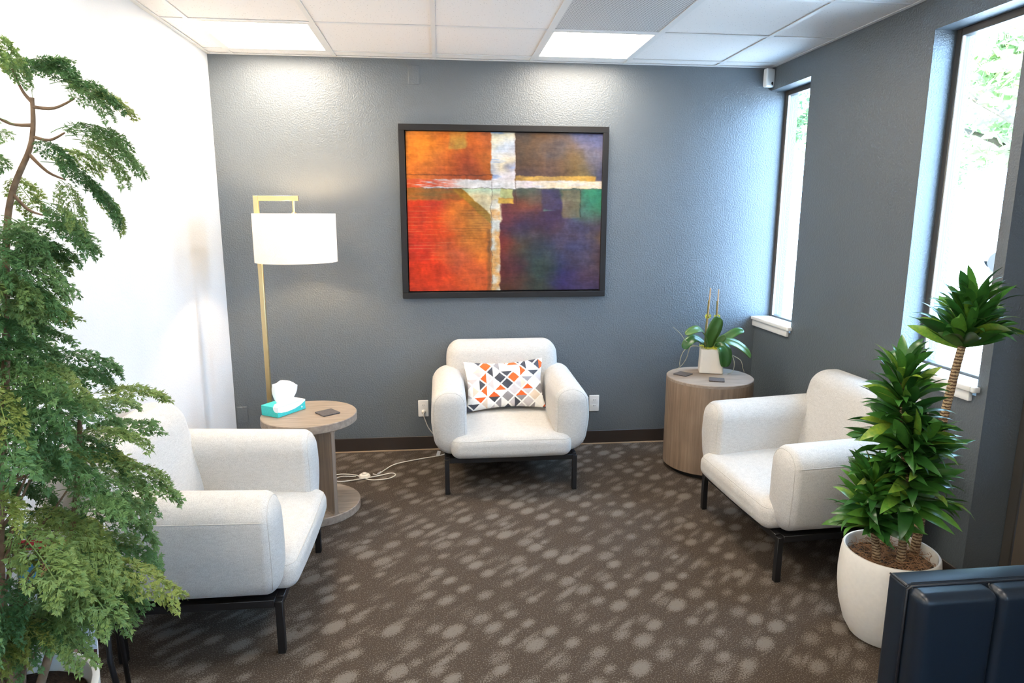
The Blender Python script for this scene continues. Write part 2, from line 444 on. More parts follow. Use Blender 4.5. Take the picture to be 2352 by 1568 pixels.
# ceiling: grid, tiles
ceil = tag(MB().box(XL, XR, YB, 0.0, HC+0.08, HC+0.10).build('ceiling', M_GRID), kind='structure')
gx = [XL]+[k*T for k in range(-2, 4)]+[XR]
gy = [0.0, -R0]
while gy[-1]-T > YB: gy.append(gy[-1]-T)
gy.append(YB)
FL = 0.012
for x in gx[1:-1]:
    MB().box(x-FL, x+FL, YB, 0, HC, HC+0.004).box(x-0.002, x+0.002, YB, 0, HC+0.004, HC+0.04).build('grid_runner', M_GRID, ceil)
for y in gy[1:-1]:
    for i in range(len(gx)-1):
        MB().box(gx[i]+FL, gx[i+1]-FL, y-FL, y+FL, HC+0.0005, HC+0.0045).build('cross_tee', M_GRID, ceil)
MB().box(XL, XL+0.022, YB, 0, HC-0.001, HC+0.003).build('wall_angle', M_GRID, ceil)
MB().box(XR-0.022, XR, YB, 0, HC-0.001, HC+0.003).build('wall_angle', M_GRID, ceil)
MB().box(XL+0.022, XR-0.022, -0.022, 0, HC-0.001, HC+0.003).build('wall_angle', M_GRID, ceil)
lights = {(i, j) for i in (1, 4) for j in (1, 4, 7, 10)}  # rows beyond the first are out of view, added to brighten the room
vents = {(4, 2)}
rng = random.Random(3)
for i in range(len(gx)-1):
    for j in range(len(gy)-1):
        x0, x1 = gx[i]+0.004, gx[i+1]-0.004; y1, y0 = gy[j]-0.004, gy[j+1]+0.004
        if (i, j) in lights or (i, j) in vents: continue
        dz = rng.uniform(0, 0.0015)
        MB().box(x0, x1, y0, y1, HC+0.0047+dz, HC+0.020).build('ceiling_tile', M_TILE, ceil)
light_labels = {(1, 1): 'square glowing ceiling light panel nearest the white wall, above the floor lamp',
                (4, 1): 'square glowing ceiling light panel in front of the perforated vent, above the painting'}
for _j, _w in ((4, 'second'), (7, 'third'), (10, 'fourth')):
    light_labels[(1, _j)] = 'added unseen ceiling light panel by the white wall, '+_w+' row from the slate wall'
    light_labels[(4, _j)] = 'added unseen ceiling light panel on the window side, '+_w+' row from the slate wall'
for (i, j) in sorted(lights):
    x0, x1 = gx[i]+FL, gx[i+1]-FL; y1, y0 = gy[j]-FL, gy[j+1]+FL
    t = thing('ceiling_light', light_labels[(i, j)], 'ceiling light', ((x0+x1)/2, (y0+y1)/2, HC), group='ceiling light panels')
    hx, hy, e = (x1-x0)/2, (y1-y0)/2, 0.018
    f = MB(); f.box(-hx, hx, -hy, -hy+e, 0.0, 0.02); f.box(-hx, hx, hy-e, hy, 0.0, 0.02); f.box(-hx, -hx+e, -hy+e, hy-e, 0.0, 0.02); f.box(hx-e, hx, -hy+e, hy-e, 0.0, 0.02)
    f.build('light_frame', M_GRID, t)
    MB().box(-hx+e, hx-e, -hy+e, hy-e, 0.004, 0.009).build('diffuser', M_PANEL, t)
    MB().box(-hx, hx, -hy, hy, 0.021, 0.06).build('housing', M_GRID, t)
# perforated return air grille
M_PERF, _nt, _b = newmat('perforated_steel')
_p = pos(_nt, 'world', (78, 78, 78), (0, 0, R(45)))
_s = N(_nt, 'ShaderNodeSeparateXYZ'); L(_nt, _p, _s.inputs[0])
_fx = mth(_nt, 'SUBTRACT', mth(_nt, 'FRACT', _s.outputs[0]), 0.5); _fy = mth(_nt, 'SUBTRACT', mth(_nt, 'FRACT', _s.outputs[1]), 0.5)
_d = mth(_nt, 'SQRT', mth(_nt, 'ADD', mth(_nt, 'MULTIPLY', _fx, _fx), mth(_nt, 'MULTIPLY', _fy, _fy)))
_h = mth(_nt, 'LESS_THAN', _d, 0.30)
L(_nt, mixc(_nt, _h, (0.66, 0.66, 0.66, 1), (0.17, 0.17, 0.17, 1)), _b.inputs['Base Color']); _b.inputs['Roughness'].default_value = 0.5
for (i, j) in vents:
    x0, x1 = gx[i]+FL, gx[i+1]-FL; y1, y0 = gy[j]-FL, gy[j+1]+FL
    t = thing('ceiling_vent', 'square perforated return air grille in the ceiling behind the light panel', 'vent', ((x0+x1)/2, (y0+y1)/2, HC))
    hx, hy, e = (x1-x0)/2, (y1-y0)/2, 0.012
    MB().box(-hx+e, hx-e, -hy+e, hy-e, 0.0035, 0.006).build('perforated_face', M_PERF, t)
    f = MB(); f.box(-hx, hx, -hy, -hy+e, 0.0, 0.02); f.box(-hx, hx, hy-e, hy, 0.0, 0.02); f.box(-hx, -hx+e, -hy+e, hy-e, 0.0, 0.02); f.box(hx-e, hx, -hy+e, hy-e, 0.0, 0.02)
    f.build('vent_frame', M_GRID, t)

# windows: frame, glass, sill, apron
def window(name, y0, y1, sill_y):
    xg = XR+0.105
    f = MB(); fwid = 0.030
    f.box(xg, xg+0.045, y0, y0+fwid, SZ, HZ); f.box(xg, xg+0.045, y1-fwid, y1, SZ, HZ)
    f.box(xg, xg+0.045, y0+fwid, y1-fwid, HZ-0.032, HZ); f.box(xg, xg+0.045, y0+fwid, y1-fwid, SZ, SZ+0.032)
    w = tag(f.build(name, M_BRONZE, bevel=0.003, seg=1), kind='structure')
    MB().box(xg+0.018, xg+0.024, y0+fwid-0.005, y1-fwid+0.005, SZ+0.027, HZ-0.027).build('pane', M_GLASS, w)
    gk = MB(); e = 0.007
    gk.box(xg+0.004, xg+0.017, y0+fwid, y0+fwid+e, SZ+0.032, HZ-0.032); gk.box(xg+0.004, xg+0.017, y1-fwid-e, y1-fwid, SZ+0.032, HZ-0.032)
    gk.build('glazing_bead', M_GRID, w)
    s = MB().box(XR-0.032, xg-0.001, sill_y[0], sill_y[1], SZ-0.003, SZ+0.022)
    s.build('window_sill', M_TRIMW, w, bevel=0.006, seg=3)
    a = MB().box(XR-0.019, XR-0.0005, sill_y[0]+0.015, sill_y[1]-(0.015 if sill_y[1] < -0.1 else 0.0), SZ-0.046, SZ-0.004)
    a.build('sill_apron', M_TRIMW, w, bevel=0.004, seg=2)
    return w
# sill boards are notched into the opening: the part past the jamb stands proud of the wall only
window('window_1', W1[0], W1[1], (W1[0]+0.001, W1[1]-0.001))
window('window_2', W2[0], W2[1], (W2[0]+0.001, W2[1]-0.001))
window('added_window', W_ADDED[0], W_ADDED[1], (W_ADDED[0]+0.001, W_ADDED[1]-0.001))  # unseen window added behind the camera to let in more daylight
for nm, (y0, y1) in (('window_1', (W1[0]-0.022, W1[0]+0.001)), ('window_2', (W2[0]-0.022, W2[0]+0.001)), ('window_2', (W2[1]-0.001, W2[1]+0.022))):
    MB().box(XR-0.032, XR-0.0005, y0, y1, SZ-0.003, SZ+0.022).build('sill_horn', M_TRIMW, bpy.data.objects[nm], bevel=0.006, seg=3)

# entry door in the window wall
fx = XR+0.165
f = MB(); f.box(fx, fx+0.05, D1[0], D1[0]+0.05, 0, HZ); f.box(fx, fx+0.05, D1[1]-0.05, D1[1], 0, HZ); f.box(fx, fx+0.05, D1[0]+0.05, D1[1]-0.05, HZ-0.05, HZ)
door = tag(f.build('door_1', M_BRONZE, bevel=0.004, seg=1), kind='structure')
f = MB(); a, b = D1[0]+0.055, D1[1]-0.055
l0, l1, z0, z1 = b-0.18, b-0.045, 0.50, 2.05
f.box(fx+0.005, fx+0.045, a, l0, 0.01, HZ-0.055); f.box(fx+0.005, fx+0.045, l1, b, 0.01, HZ-0.055)
f.box(fx+0.005, fx+0.045, l0, l1, 0.01, z0); f.box(fx+0.005, fx+0.045, l0, l1, z1, HZ-0.055)
f.build('door_leaf', M_DOOR, door)
MB().box(fx+0.02, fx+0.027, l0-0.005, l1+0.005, z0-0.005, z1+0.005).build('door_pane', M_GLASST, door)
MB().tube([(fx-0.05, a+0.09, 0.95), (fx-0.05, a+0.09, 1.25)], 0.012, 10).tube([(fx+0.01, a+0.09, 0.97), (fx-0.05, a+0.09, 0.97)], 0.008, 8).tube([(fx+0.01, a+0.09, 1.23), (fx-0.05, a+0.09, 1.23)], 0.008, 8).build('door_pull', M_BRONZE, door, auto=40)

# ------------------------------------------------------------------ outside
tag(MB().box(XO+0.001, 70, -40, 70, -0.35, -0.10).build('pavement', M_PAVE), kind='structure')
def crown_mesh(name, n, rad, seed, size):
    rg = random.Random(seed); v = []; f = []
    cl = [(Vector((rg.gauss(0, 0.5)*rad[0], rg.gauss(0, 0.5)*rad[1], rg.gauss(0, 0.45)*rad[2])), rg.uniform(0.35, 0.6)) for _ in range(26)]
    for k in range(n):
        c, s = rg.choice(cl)
        p = c + Vector((rg.gauss(0, 1), rg.gauss(0, 1), rg.gauss(0, 0.8)))*s*0.55
        d = Vector((rg.gauss(0, 1), rg.gauss(0, 1), rg.gauss(0, 1))).normalized(); e = d.orthogonal().normalized()
        q = d.cross(e); a = size*rg.uniform(0.6, 1.3); i = len(v)
        v += [p-d*a, p+e*a*0.45, p+d*a, p-e*a*0.45]; f.append((i, i+1, i+2, i+3))
    return pymesh(name, v, f)
def tree(label, loc, h, rad, seed, lean):
    t = thing('street_tree', label, 'tree', (loc[0], loc[1], -0.10), group='trees outside the windows')
    tk = MB(); tk.tube([(0, 0, 0), (lean[0]*0.3, lean[1]*0.3, h*0.4), (lean[0], lean[1], h)], [0.17, 0.13, 0.07], 10)
    for k in range(5):
        an = k*1.3+seed
        tk.tube([(lean[0]*0.6, lean[1]*0.6, h*(0.6+0.06*k)), (lean[0]*0.7+0.8*math.cos(an), lean[1]*0.7+0.8*math.sin(an), h*(0.85+0.05*k)), (lean[0]+1.5*math.cos(an), lean[1]+1.5*math.sin(an), h*(1.0+0.06*k))], [0.07, 0.05, 0.02], 7)
    tk.build('trunk', M_BARKO, t, smooth=True)
    c = mobj('crown', crown_mesh('crown', 5200, rad, seed, 0.13), M_TREEL, t, (lean[0], lean[1], h+rad[2]*0.25))
    c['kind'] = 'stuff'
tree('leafy tree outside seen through the wide near window', (10.4, 4.6), 3.4, (2.6, 2.6, 1.7), 2, (-1.5, 0.7))
tree('leafy tree outside seen through the narrow far window', (8.0, 14.2), 3.8, (2.8, 2.8, 1.6), 5, (0.4, -0.3))
tree('farther leafy tree standing across the bright pavement', (19.5, 20.0), 4.2, (3.2, 3.2, 2.0), 8, (-0.5, 0.2))
# parked car across the pavement
M_CAR = plain('silver_car_paint', (0.62, 0.64, 0.66, 1), 0.25, 0.3, bscale=5, bstr=0.01)
M_CARG = plain('dark_car_glass', (0.03, 0.05, 0.06, 1), 0.08, bscale=5, bstr=0.01)
M_TYRE = plain('tyre_rubber', (0.02, 0.02, 0.02, 1), 0.8, bscale=60, bstr=0.2)
car = thing('parked_car', 'silver car parked outside beyond the near window', 'car', (18.5, 13.8, -0.10), R(-38))
prof = [(-2.2, 0.35), (-2.25, 0.75), (-1.95, 0.95), (-1.3, 1.0), (-0.75, 1.45), (0.75, 1.48), (1.45, 1.02), (2.1, 0.95), (2.25, 0.6), (2.2, 0.35)]
v = [(x, s*0.86*(1.0 if z < 1.05 else 0.84), z) for s in (-1, 1) for x, z in prof]; n = len(prof)
ff = [tuple(range(n)), tuple(range(2*n-1, n-1, -1))]+[(i, (i+1) % n+0, (i+1) % n+n, i+n) for i in range(n)]
ff = [ff[0], ff[1]]+[(i+n, (i+1) % n+n, (i+1) % n, i) for i in range(n)]
bm = bmesh.new(); bv = [bm.verts.new(a) for a in v]
for q in ff: bm.faces.new([bv[i] for i in q])
bmesh.ops.recalc_face_normals(bm, faces=bm.faces); me = bpy.data.meshes.new('car_body'); bm.to_mesh(me); bm.free()
mobj('car_body', me, M_CAR, car)
for s in (-1, 1):
    MB().add([(x, s*(0.875 if z < 1.06 else 0.735), z) for x, z in ((-1.15, 1.05), (-0.72, 1.40), (-0.02, 1.42), (-0.02, 1.05))]+[(x, s*(0.855 if z < 1.06 else 0.715), z) for x, z in ((-1.15, 1.05), (-0.72, 1.40), (-0.02, 1.42), (-0.02, 1.05))], [(0, 1, 2, 3), (4, 7, 6, 5), (0, 4, 5, 1), (1, 5, 6, 2), (2, 6, 7, 3), (3, 7, 4, 0)]).build('side_window', M_CARG, car)
    MB().add([(x, s*(0.875 if z < 1.06 else 0.735), z) for x, z in ((0.06, 1.05), (0.06, 1.42), (0.72, 1.43), (1.25, 1.05))]+[(x, s*(0.855 if z < 1.06 else 0.715), z) for x, z in ((0.06, 1.05), (0.06, 1.42), (0.72, 1.43), (1.25, 1.05))], [(0, 1, 2, 3), (4, 7, 6, 5), (0, 4, 5, 1), (1, 5, 6, 2), (2, 6, 7, 3), (3, 7, 4, 0)]).build('side_window', M_CARG, car)
    for x in (-1.4, 1.4):
        MB().tube([(x, s*0.70, 0.33), (x, s*0.90, 0.33)], 0.33, 24).build('wheel', M_TYRE, car, auto=40)

# ------------------------------------------------------------------ wall fittings
def blank_plate(name, label, x, z):
    t = tag(softbox((0.0355, 0.004, 0.0575), (0.006, 0.0035, 0.006), 2, 3).build(name, M_BLUE, smooth=True, loc=(x, -0.0042, z)), label, 'wall plate')
    return t
blank_plate('blank_wall_plate', 'blank wall plate painted slate, high up under the ceiling', -0.130, 2.464)
blank_plate('blank_wall_plate', 'blank wall plate painted slate, low in the corner by the white wall', -1.322, 0.287)
def outlet(label, x, z, half):
    t = thing('wall_outlet', label, 'outlet', (x, 0, z))
    softbox((0.0355, 0.004, 0.0585), (0.005, 0.0035, 0.005), 2, 3).build('cover_plate', M_PLATE, t, smooth=True, loc=(0, -0.0042, 0))
    for s in (0.0205, -0.0205):
        prof = []
        so = MB(); pts = []
        for k in range(24):
            a = 2*PI*k/24; pts.append((0.0165*math.cos(a), max(-0.0135, min(0.0135, 0.0165*math.sin(a)))))
        v = [(a, -0.0105, b+s) for a, b in pts]+[(a, -0.0080, b+s) for a, b in pts]
        so.add(v, [tuple(range(24))]+[(i+24, (i+1) % 24+24, (i+1) % 24, i) for i in range(24)])
        r = so.build('receptacle', M_PLATE, t)
        sl = MB(); sl.box(-0.0072, -0.0052, -0.0109, -0.0106, s+0.000, s+0.009); sl.box(0.0050, 0.0070, -0.0109, -0.0106, s+0.001, s+0.008)
        sl.lathe([(0.0, 0.0), (0.0028, 0.0)], 10, (0, -0.0108, s-0.006))
        sl.build('slot', M_DARK, r)
outlet('white duplex outlet with a cord plugged in, left of the middle armchair', -0.1205, 0.297, True)
outlet('white duplex outlet with nothing plugged in, right of the middle armchair', 1.075, 0.2995, False)

ms = thing('motion_sensor', 'white motion sensor with dark lens in the ceiling corner by the window', 'sensor', (2.186, -0.034, 2.490), R(14))
softbox((0.034, 0.020, 0.058), (0.010, 0.010, 0.012), 4, 4).build('sensor_body', M_PLATE, ms, smooth=True)
_l = softbox((0.0075, 0.004, 0.010), (0.007, 0.0035, 0.0095), 1, 4).build('sensor_lens', M_DARK, ms, smooth=True, loc=(0.012, -0.0195, -0.036))

# ------------------------------------------------------------------ painting
PX0, PX1, PZ0, PZ1 = -0.2345, 1.120, 1.062, 2.165
pt = thing('framed_painting', 'large abstract painting in orange, red and purple in a charcoal floater frame', 'painting', ((PX0+PX1)/2, 0.0, (PZ0+PZ1)/2))
hx, hz = (PX1-PX0)/2, (PZ1-PZ0)/2; fw_ = 0.038
MB().box(-hx, hx, -0.050, -0.003, hz-fw_, hz).build('frame_rail', M_FRAME, pt, bevel=0.002, seg=1)
MB().box(-hx, hx, -0.050, -0.003, -hz, -hz+fw_).build('frame_rail', M_FRAME, pt, bevel=0.002, seg=1)
MB().box(-hx, -hx+fw_, -0.050, -0.003, -hz+fw_, hz-fw_).build('frame_stile', M_FRAME, pt, bevel=0.002, seg=1)
MB().box(hx-fw_, hx, -0.050, -0.003, -hz+fw_, hz-fw_).build('frame_stile', M_FRAME, pt, bevel=0.002, seg=1)
MB().box(-hx+fw_, hx-fw_, -0.010, -0.004, -hz+fw_, hz-fw_).build('frame_backing', M_FRAMEIN, pt)

def paint(u, v):
    """colour (sRGB 0..255 arrays) of the abstract canvas; u right, v down, both 0..1"""
    rs = np.random.RandomState(11)
    def fbm(su, sv, seed, oct=4):
        r = np.random.RandomState(seed); out = np.zeros_like(u); amp = 1.0; tot = 0
        for o in range(oct):
            gw, gh = int(su*2**o)+2, int(sv*2**o)+2
            g = r.rand(gh+1, gw+1)
            x = u*su*2**o % gw; y = v*sv*2**o % gh
            xi = np.clip(x.astype(int), 0, gw-1); yi = np.clip(y.astype(int), 0, gh-1); fx = x-xi; fy = y-yi
            fx = fx*fx*(3-2*fx); fy = fy*fy*(3-2*fy)
            out += amp*(g[yi, xi]*(1-fx)*(1-fy)+g[yi, xi+1]*fx*(1-fy)+g[yi+1, xi]*(1-fx)*fy+g[yi+1, xi+1]*fx*fy); tot += amp; amp *= 0.55
        return out/tot-0.5
    wu = fbm(7, 7, 1)*0.12; wv = fbm(8, 8, 2)*0.09; U = u+wu; V = v+wv
    eu = u+fbm(26, 26, 3)*0.020; ev = v+fbm(28, 24, 4)*0.018
    def field(seeds, sharp=1.0):
        num = np.zeros(u.shape+(3,)); den = np.zeros(u.shape)
        for (a, b, s, c) in seeds:
            wgt = np.exp(-(((U-a)/s)**2+((V-b)/(s*1.1))**2)*sharp)+1e-9
            num += wgt[..., None]*np.array(c, float); den += wgt
        return num/den[..., None]
    C = field([  # upper left
        (0.02, .05, .11, (222, 128, 40)), (0.10, .12, .11, (240, 140, 38)), (0.05, .24, .1, (228, 120, 45)), (0.2, .22, .08, (205, 95, 40)), (0.30, .2, .08, (150, 62, 40)),
        (0.36, .06, .07, (196, 100, 38)), (0.4, .18, .06, (205, 112, 36)), (0.33, .26, .06, (150, 78, 42)), (0.22, .03, .06, (214, 110, 40))], 1.0)
    UR = field([(0.57, .1, .09, (92, 74, 60)), (0.66, .15, .1, (104, 80, 60)), (0.76, .23, .08, (98, 74, 68)), (0.75, .07, .07, (88, 80, 84)), (0.84, .18, .07, (112, 100, 72)), (0.93, .05, .08, (96, 98, 134)), (0.95, .14, .06, (132, 120, 120)), (0.98, .24, .07, (74, 84, 130)), (0.87, .27, .06, (126, 108, 66)), (0.62, .25, .05, (80, 66, 76))])
    LLf = field([(0.03, .5, .12, (226, 62, 26)), (0.08, .75, .15, (226, 52, 24)), (0.06, .95, .15, (232, 66, 30)), (0.13, .6, .08, (220, 70, 30)), (0.24, .52, .07, (212, 122, 46)), (0.33, .6, .07, (196, 128, 50)), (0.30, .68, .08, (232, 138, 44)), (0.38, .75, .06, (226, 128, 46)), (0.2, .72, .06, (226, 110, 44)), (0.23, .8, .05, (190, 104, 66)), (0.32, .9, .1, (232, 104, 48)), (0.2, .97, .08, (230, 84, 38))])
    LR = field([(0.51, .5, .07, (118, 56, 54)), (0.56, .42, .06, (110, 66, 66)), (0.63, .47, .05, (164, 90, 62)), (0.66, .42, .04, (96, 92, 84)), (0.6, .6, .08, (70, 54, 84)), (0.7, .56, .09, (62, 50, 92)), (0.62, .68, .07, (62, 68, 70)), (0.71, .86, .07, (62, 74, 62)), (0.5, .7, .05, (130, 44, 40)), (0.57, .72, .07, (74, 76, 74)), (0.52, .85, .07, (112, 46, 44)), (0.62, .85, .08, (66, 78, 62)), (0.68, .75, .08, (72, 78, 76)), (0.55, .97, .07, (84, 52, 44)), (0.65, .97, .07, (74, 76, 58)), (0.8, .7, .1, (84, 74, 98)), (0.80, .93, .08, (62, 48, 98)), (0.9, .6, .08, (88, 78, 100)), (0.95, .8, .08, (92, 78, 92)), (0.9, .95, .07, (78, 62, 92)), (0.6, .36, .05, (78, 98, 88)), (0.82, .36, .04, (84, 108, 92)), (0.97, .42, .05, (52, 140, 116)), (0.93, .48, .05, (88, 122, 104)), (0.99, .66, .04, (140, 112, 80))])
    def blend(A, B, m): return A*(1-m[..., None])+np.asarray(B, float)*m[..., None]
    def st(x, a, w): return np.clip((x-a)/w+0.5, 0, 1)
    def rect(a0, a1, b0, b1, w=0.012): return st(eu, a0, w)*(1-st(eu, a1, w))*st(ev, b0, w)*(1-st(ev, b1, w))
    C = blend(C, LLf, st(ev, .42, .02)); C = blend(C, UR, st(eu, .545, .012)); right = st(eu, .455, .02)
    C = blend(C, LR, right*st(ev, .335, .02))
    n1 = fbm(9, 60, 7); n2 = fbm(40, 9, 8); n3 = fbm(14, 14, 9)
    C = blend(C, (150, 104, 46), rect(0, .33, .345, .415)*np.clip(0.85+n1*1.5, 0, 1))
    C = blend(C, (196, 152, 70), rect(.215, .30, -.1, .105)*np.clip(.8+n3*1.5, 0, 1))
    crm = rect(.27, .475, .345, .56)*st(-(ev-.33)+(eu-.235)*1.08, 0, .012)
    C = blend(C, (232, 212, 166), crm); C = blend(C, (196, 220, 190), crm*(1-st(ev, .375, .04)))
    dg = 1-np.clip(np.abs((ev-.375)-(eu-.275)*1.12)/.036, 0, 1)
    C = blend(C, (168, 124, 44), np.clip(dg*3, 0, 1)*st(eu, .235, .01)*(1-st(eu, .425, .01))*st(ev, .345, .01))
    wb = field([(.45, .05, .05, (236, 222, 188)), (.50, .1, .04, (196, 206, 226)), (.46, .18, .05, (232, 226, 214)), (.50, .2, .03, (240, 218, 170)), (.53, .2, .02, (150, 160, 200)), (.44, .25, .04, (206, 216, 236)), (.5, .29, .05, (220, 216, 226))])
    wb = blend(wb, (120, 150, 205), np.clip((n1-0.08)*4, 0, .7))
    C = blend(C, wb, rect(.425, .548, -.1, .345, .008))
    hb = blend(np.broadcast_to(np.array((232, 232, 236.)), C.shape), (226, 92, 52), np.clip((n1+0.05)*6, 0, 1)*(1-st(u, .22, .15)))
    hb = blend(hb, (238, 218, 186), st(u, .62, .2)*np.clip(.6+n1*3, 0, 1)); hb = blend(hb, (214, 196, 216), np.clip(1-np.abs(u-.63)/.1, 0, 1)*np.clip(.4+n3*2, 0, 1))
    C = blend(C, hb, rect(-.1, 1.1, .293, .345, .008)); C = blend(C, (208, 166, 84), rect(.548, .965-(0), .266, .294, .008)*np.clip(.85+n3*2, 0, 1))
    lb = blend(np.broadcast_to(np.array((232, 224, 206.)), C.shape), (224, 158, 80), np.clip((n3+0.02)*4, 0, .8))
    C = blend(C, lb, rect(.422, .468, .42, 1.1, .008)); C = blend(C, (120, 84, 50), rect(.405, .422, .6, 1.1, .012)*.6)
    C = blend(C, (196, 202, 140), rect(.47, .535, .345, .405, .006)); C = blend(C, (222, 176, 76), rect(.46, .535, .405, .44, .008))
    C = blend(C, (72, 66, 100), rect(.685, .782, .35, .485, .014)*.85); C = blend(C, (90, 130, 124), rect(.69, .78, .478, .497, .01)*np.clip(.4+n1*4, 0, 1))
    C = blend(C, (134, 122, 94), rect(.79, .885, .352, .53, .012)*.8)
    C = blend(C, (70, 50, 40), rect(.548, .552, 0, .45, .004)*.6); C = blend(C, (60, 46, 40), rect(.424, .427, .3, 1, .003)*.5)
    C = blend(C, (70, 40, 30), rect(-.1, .43, .262, .268, .006)*.55)
    C = blend(C, (36, 52, 44), rect(-.1, 1.1, .343, .347, .003)*.5); C = blend(C, (44, 52, 46), rect(.886, .889, .34, .53, .003)*.7)
    for k in range(16):
        vv = .46+.022*k+rs.rand()*.01; C = blend(C, (240, 150, 90), np.clip(1-np.abs(v+fbm(8, 3, 40+k)*.01-vv)/.0022, 0, 1)*(1-st(u, .12+.2*rs.rand(), .1))*.6)
    for k in range(14):
        vv = .47+.016*k; C = blend(C, (128, 72, 34), np.clip(1-np.abs(v+fbm(8, 3, 60+k)*.008-vv)/.002, 0, 1)*st(u, .2+.1*rs.rand(), .04)*(1-st(u, .41, .01))*.55)
    n4 = fbm(22, 22, 12); n5 = fbm(90, 70, 13, 2); n6 = fbm(7, 7, 14)
    C = C*(1+n1[..., None]*0.22+n2[..., None]*0.18+n3[..., None]*0.22+n4[..., None]*0.22+n5[..., None]*0.16)
    C = C+n6[..., None]*np.array((46., 10., -34.))
    C = C*0.80
    return np.clip(C, 3, 232)
def color_mesh(me, cols):
    lin = np.where(cols <= 10.3, cols/255/12.92, ((cols/255+0.055)/1.055)**2.4)
    at = me.color_attributes.new('print', 'FLOAT_COLOR', 'POINT')
    buf = np.ones((len(me.vertices), 4), np.float32); buf[:, :3] = lin.reshape(-1, 3)
    at.data.foreach_set('color', buf.ravel())
nu, nv = 300, 238
cx0, cx1, cz0, cz1 = -0.1900-(PX0+PX1)/2, 1.0845-(PX0+PX1)/2, 1.1095-(PZ0+PZ1)/2, 2.1225-(PZ0+PZ1)/2
gu, gv = np.meshgrid(np.linspace(0, 1, nu), np.linspace(0, 1, nv))
verts = np.stack([cx0+(cx1-cx0)*gu, np.full_like(gu, -0.034), cz1+(cz0-cz1)*gv], -1).reshape(-1, 3).tolist()
faces = [(j*nu+i, (j+1)*nu+i, (j+1)*nu+i+1, j*nu+i+1) for j in range(nv-1) for i in range(nu-1)]
cols = paint(gu, gv).reshape(-1, 3)
nb = len(verts)   # sides and back of the stretched canvas
ring = [i for i in range(nu)]+[j*nu+nu-1 for j in range(1, nv)]+[(nv-1)*nu+i for i in range(nu-2, -1, -1)]+[j*nu for j in range(nv-2, 0, -1)]
for q in ring: a = verts[q]; verts.append([a[0], -0.0105, a[2]])
m_ = len(ring)
for k in range(m_): faces.append((ring[k], ring[(k+1) % m_], nb+(k+1) % m_, nb+k))
cols = np.concatenate([cols, cols[ring]*0.8])
cme = pymesh('canvas', verts, faces); color_mesh(cme, cols)
mobj('canvas', cme, M_CANVAS, pt)

# ------------------------------------------------------------------ armchairs
ARM_H, ARM_R = (0.098, 0.315, 0.200), (0.090, 0.050, 0.092)
def arm_df(P, side):
    x, y, z = P; H = ARM_H
    t = z/H[2]
    out = x*side
    x = x + side*(0.012*(1-t*t) - 0.020*max(0, -t)) * (1 if out > 0 else 0.35)
    x += 0.012*side*(0 if y > -0.2 else (y+0.2)*0.5)
    y2 = y - 0.012*(1-t*t)*(1 if y < 0 else 0)
    z2 = z + 0.012*(y/H[1])*max(0, t)
    return (x, y2, z2)
def arm_mesh(side):
    return softbox(ARM_H, ARM_R, 8, 7, lambda P: arm_df(P, side))
def arm_seam(side):
    H, Rr = ARM_H, ARM_R; inset = 0.022; k_ = math.sqrt(1-((Rr[1]-inset)/Rr[1])**2); yy = -H[1]+inset
    cx, cz = H[0]-Rr[0], H[2]-Rr[2]; pts = []
    for k in range(12): pts.append((-(cx+Rr[0]*k_), yy, -0.15+(cz+0.15)*k/12))
    for k in range(25):
        a_ = PI-PI*k/24; pts.append((math.copysign(cx, math.cos(a_))*min(1, abs(math.cos(a_))*4)+Rr[0]*k_*math.cos(a_), yy, cz+Rr[2]*k_*math.sin(a_)))
    for k in range(1, 13): pts.append((cx+Rr[0]*k_, yy, cz-(cz+0.15)*k/12))
    return MB().tube([arm_df(p_, side) for p_ in pts], 0.0016, 6)
def side_seam(side):
    H, Rr = ARM_H, ARM_R; dz = 0.020; xx = H[0]-Rr[0]+Rr[0]*math.sqrt(1-(dz/Rr[2])**2)
    return MB().tube([arm_df((side*xx, -0.285+0.56*k/19, H[2]-Rr[2]+dz), side) for k in range(20)], 0.0015, 6)
def seat_df(P):
    x, y, z = P
    c = 0.030*max(0, 1-(x/0.36)**2)*max(0, 1-(y/0.36)**2)
    if z > 0: z += c + 0.030*(y+0.31)/0.62
    y += -0.010*(1-(x/0.36)**2) if y < -0.2 else 0
    return (x, y, z)
def back_df(P):
    x, y, z = P
    t = (z+0.235)/0.47
    y += 0.020*max(0, t-0.55)*math.copysign(1, y)
    y += 0.23*(z) - 0.045*max(0, t-0.7)*0
    if y < 0: y -= 0.018*math.cos(z/0.235*PI/2)*max(0, 1-(x/0.37)**2)
    x *= 1.0-0.05*max(0, (t-0.75))*2
    return (x, y, z)
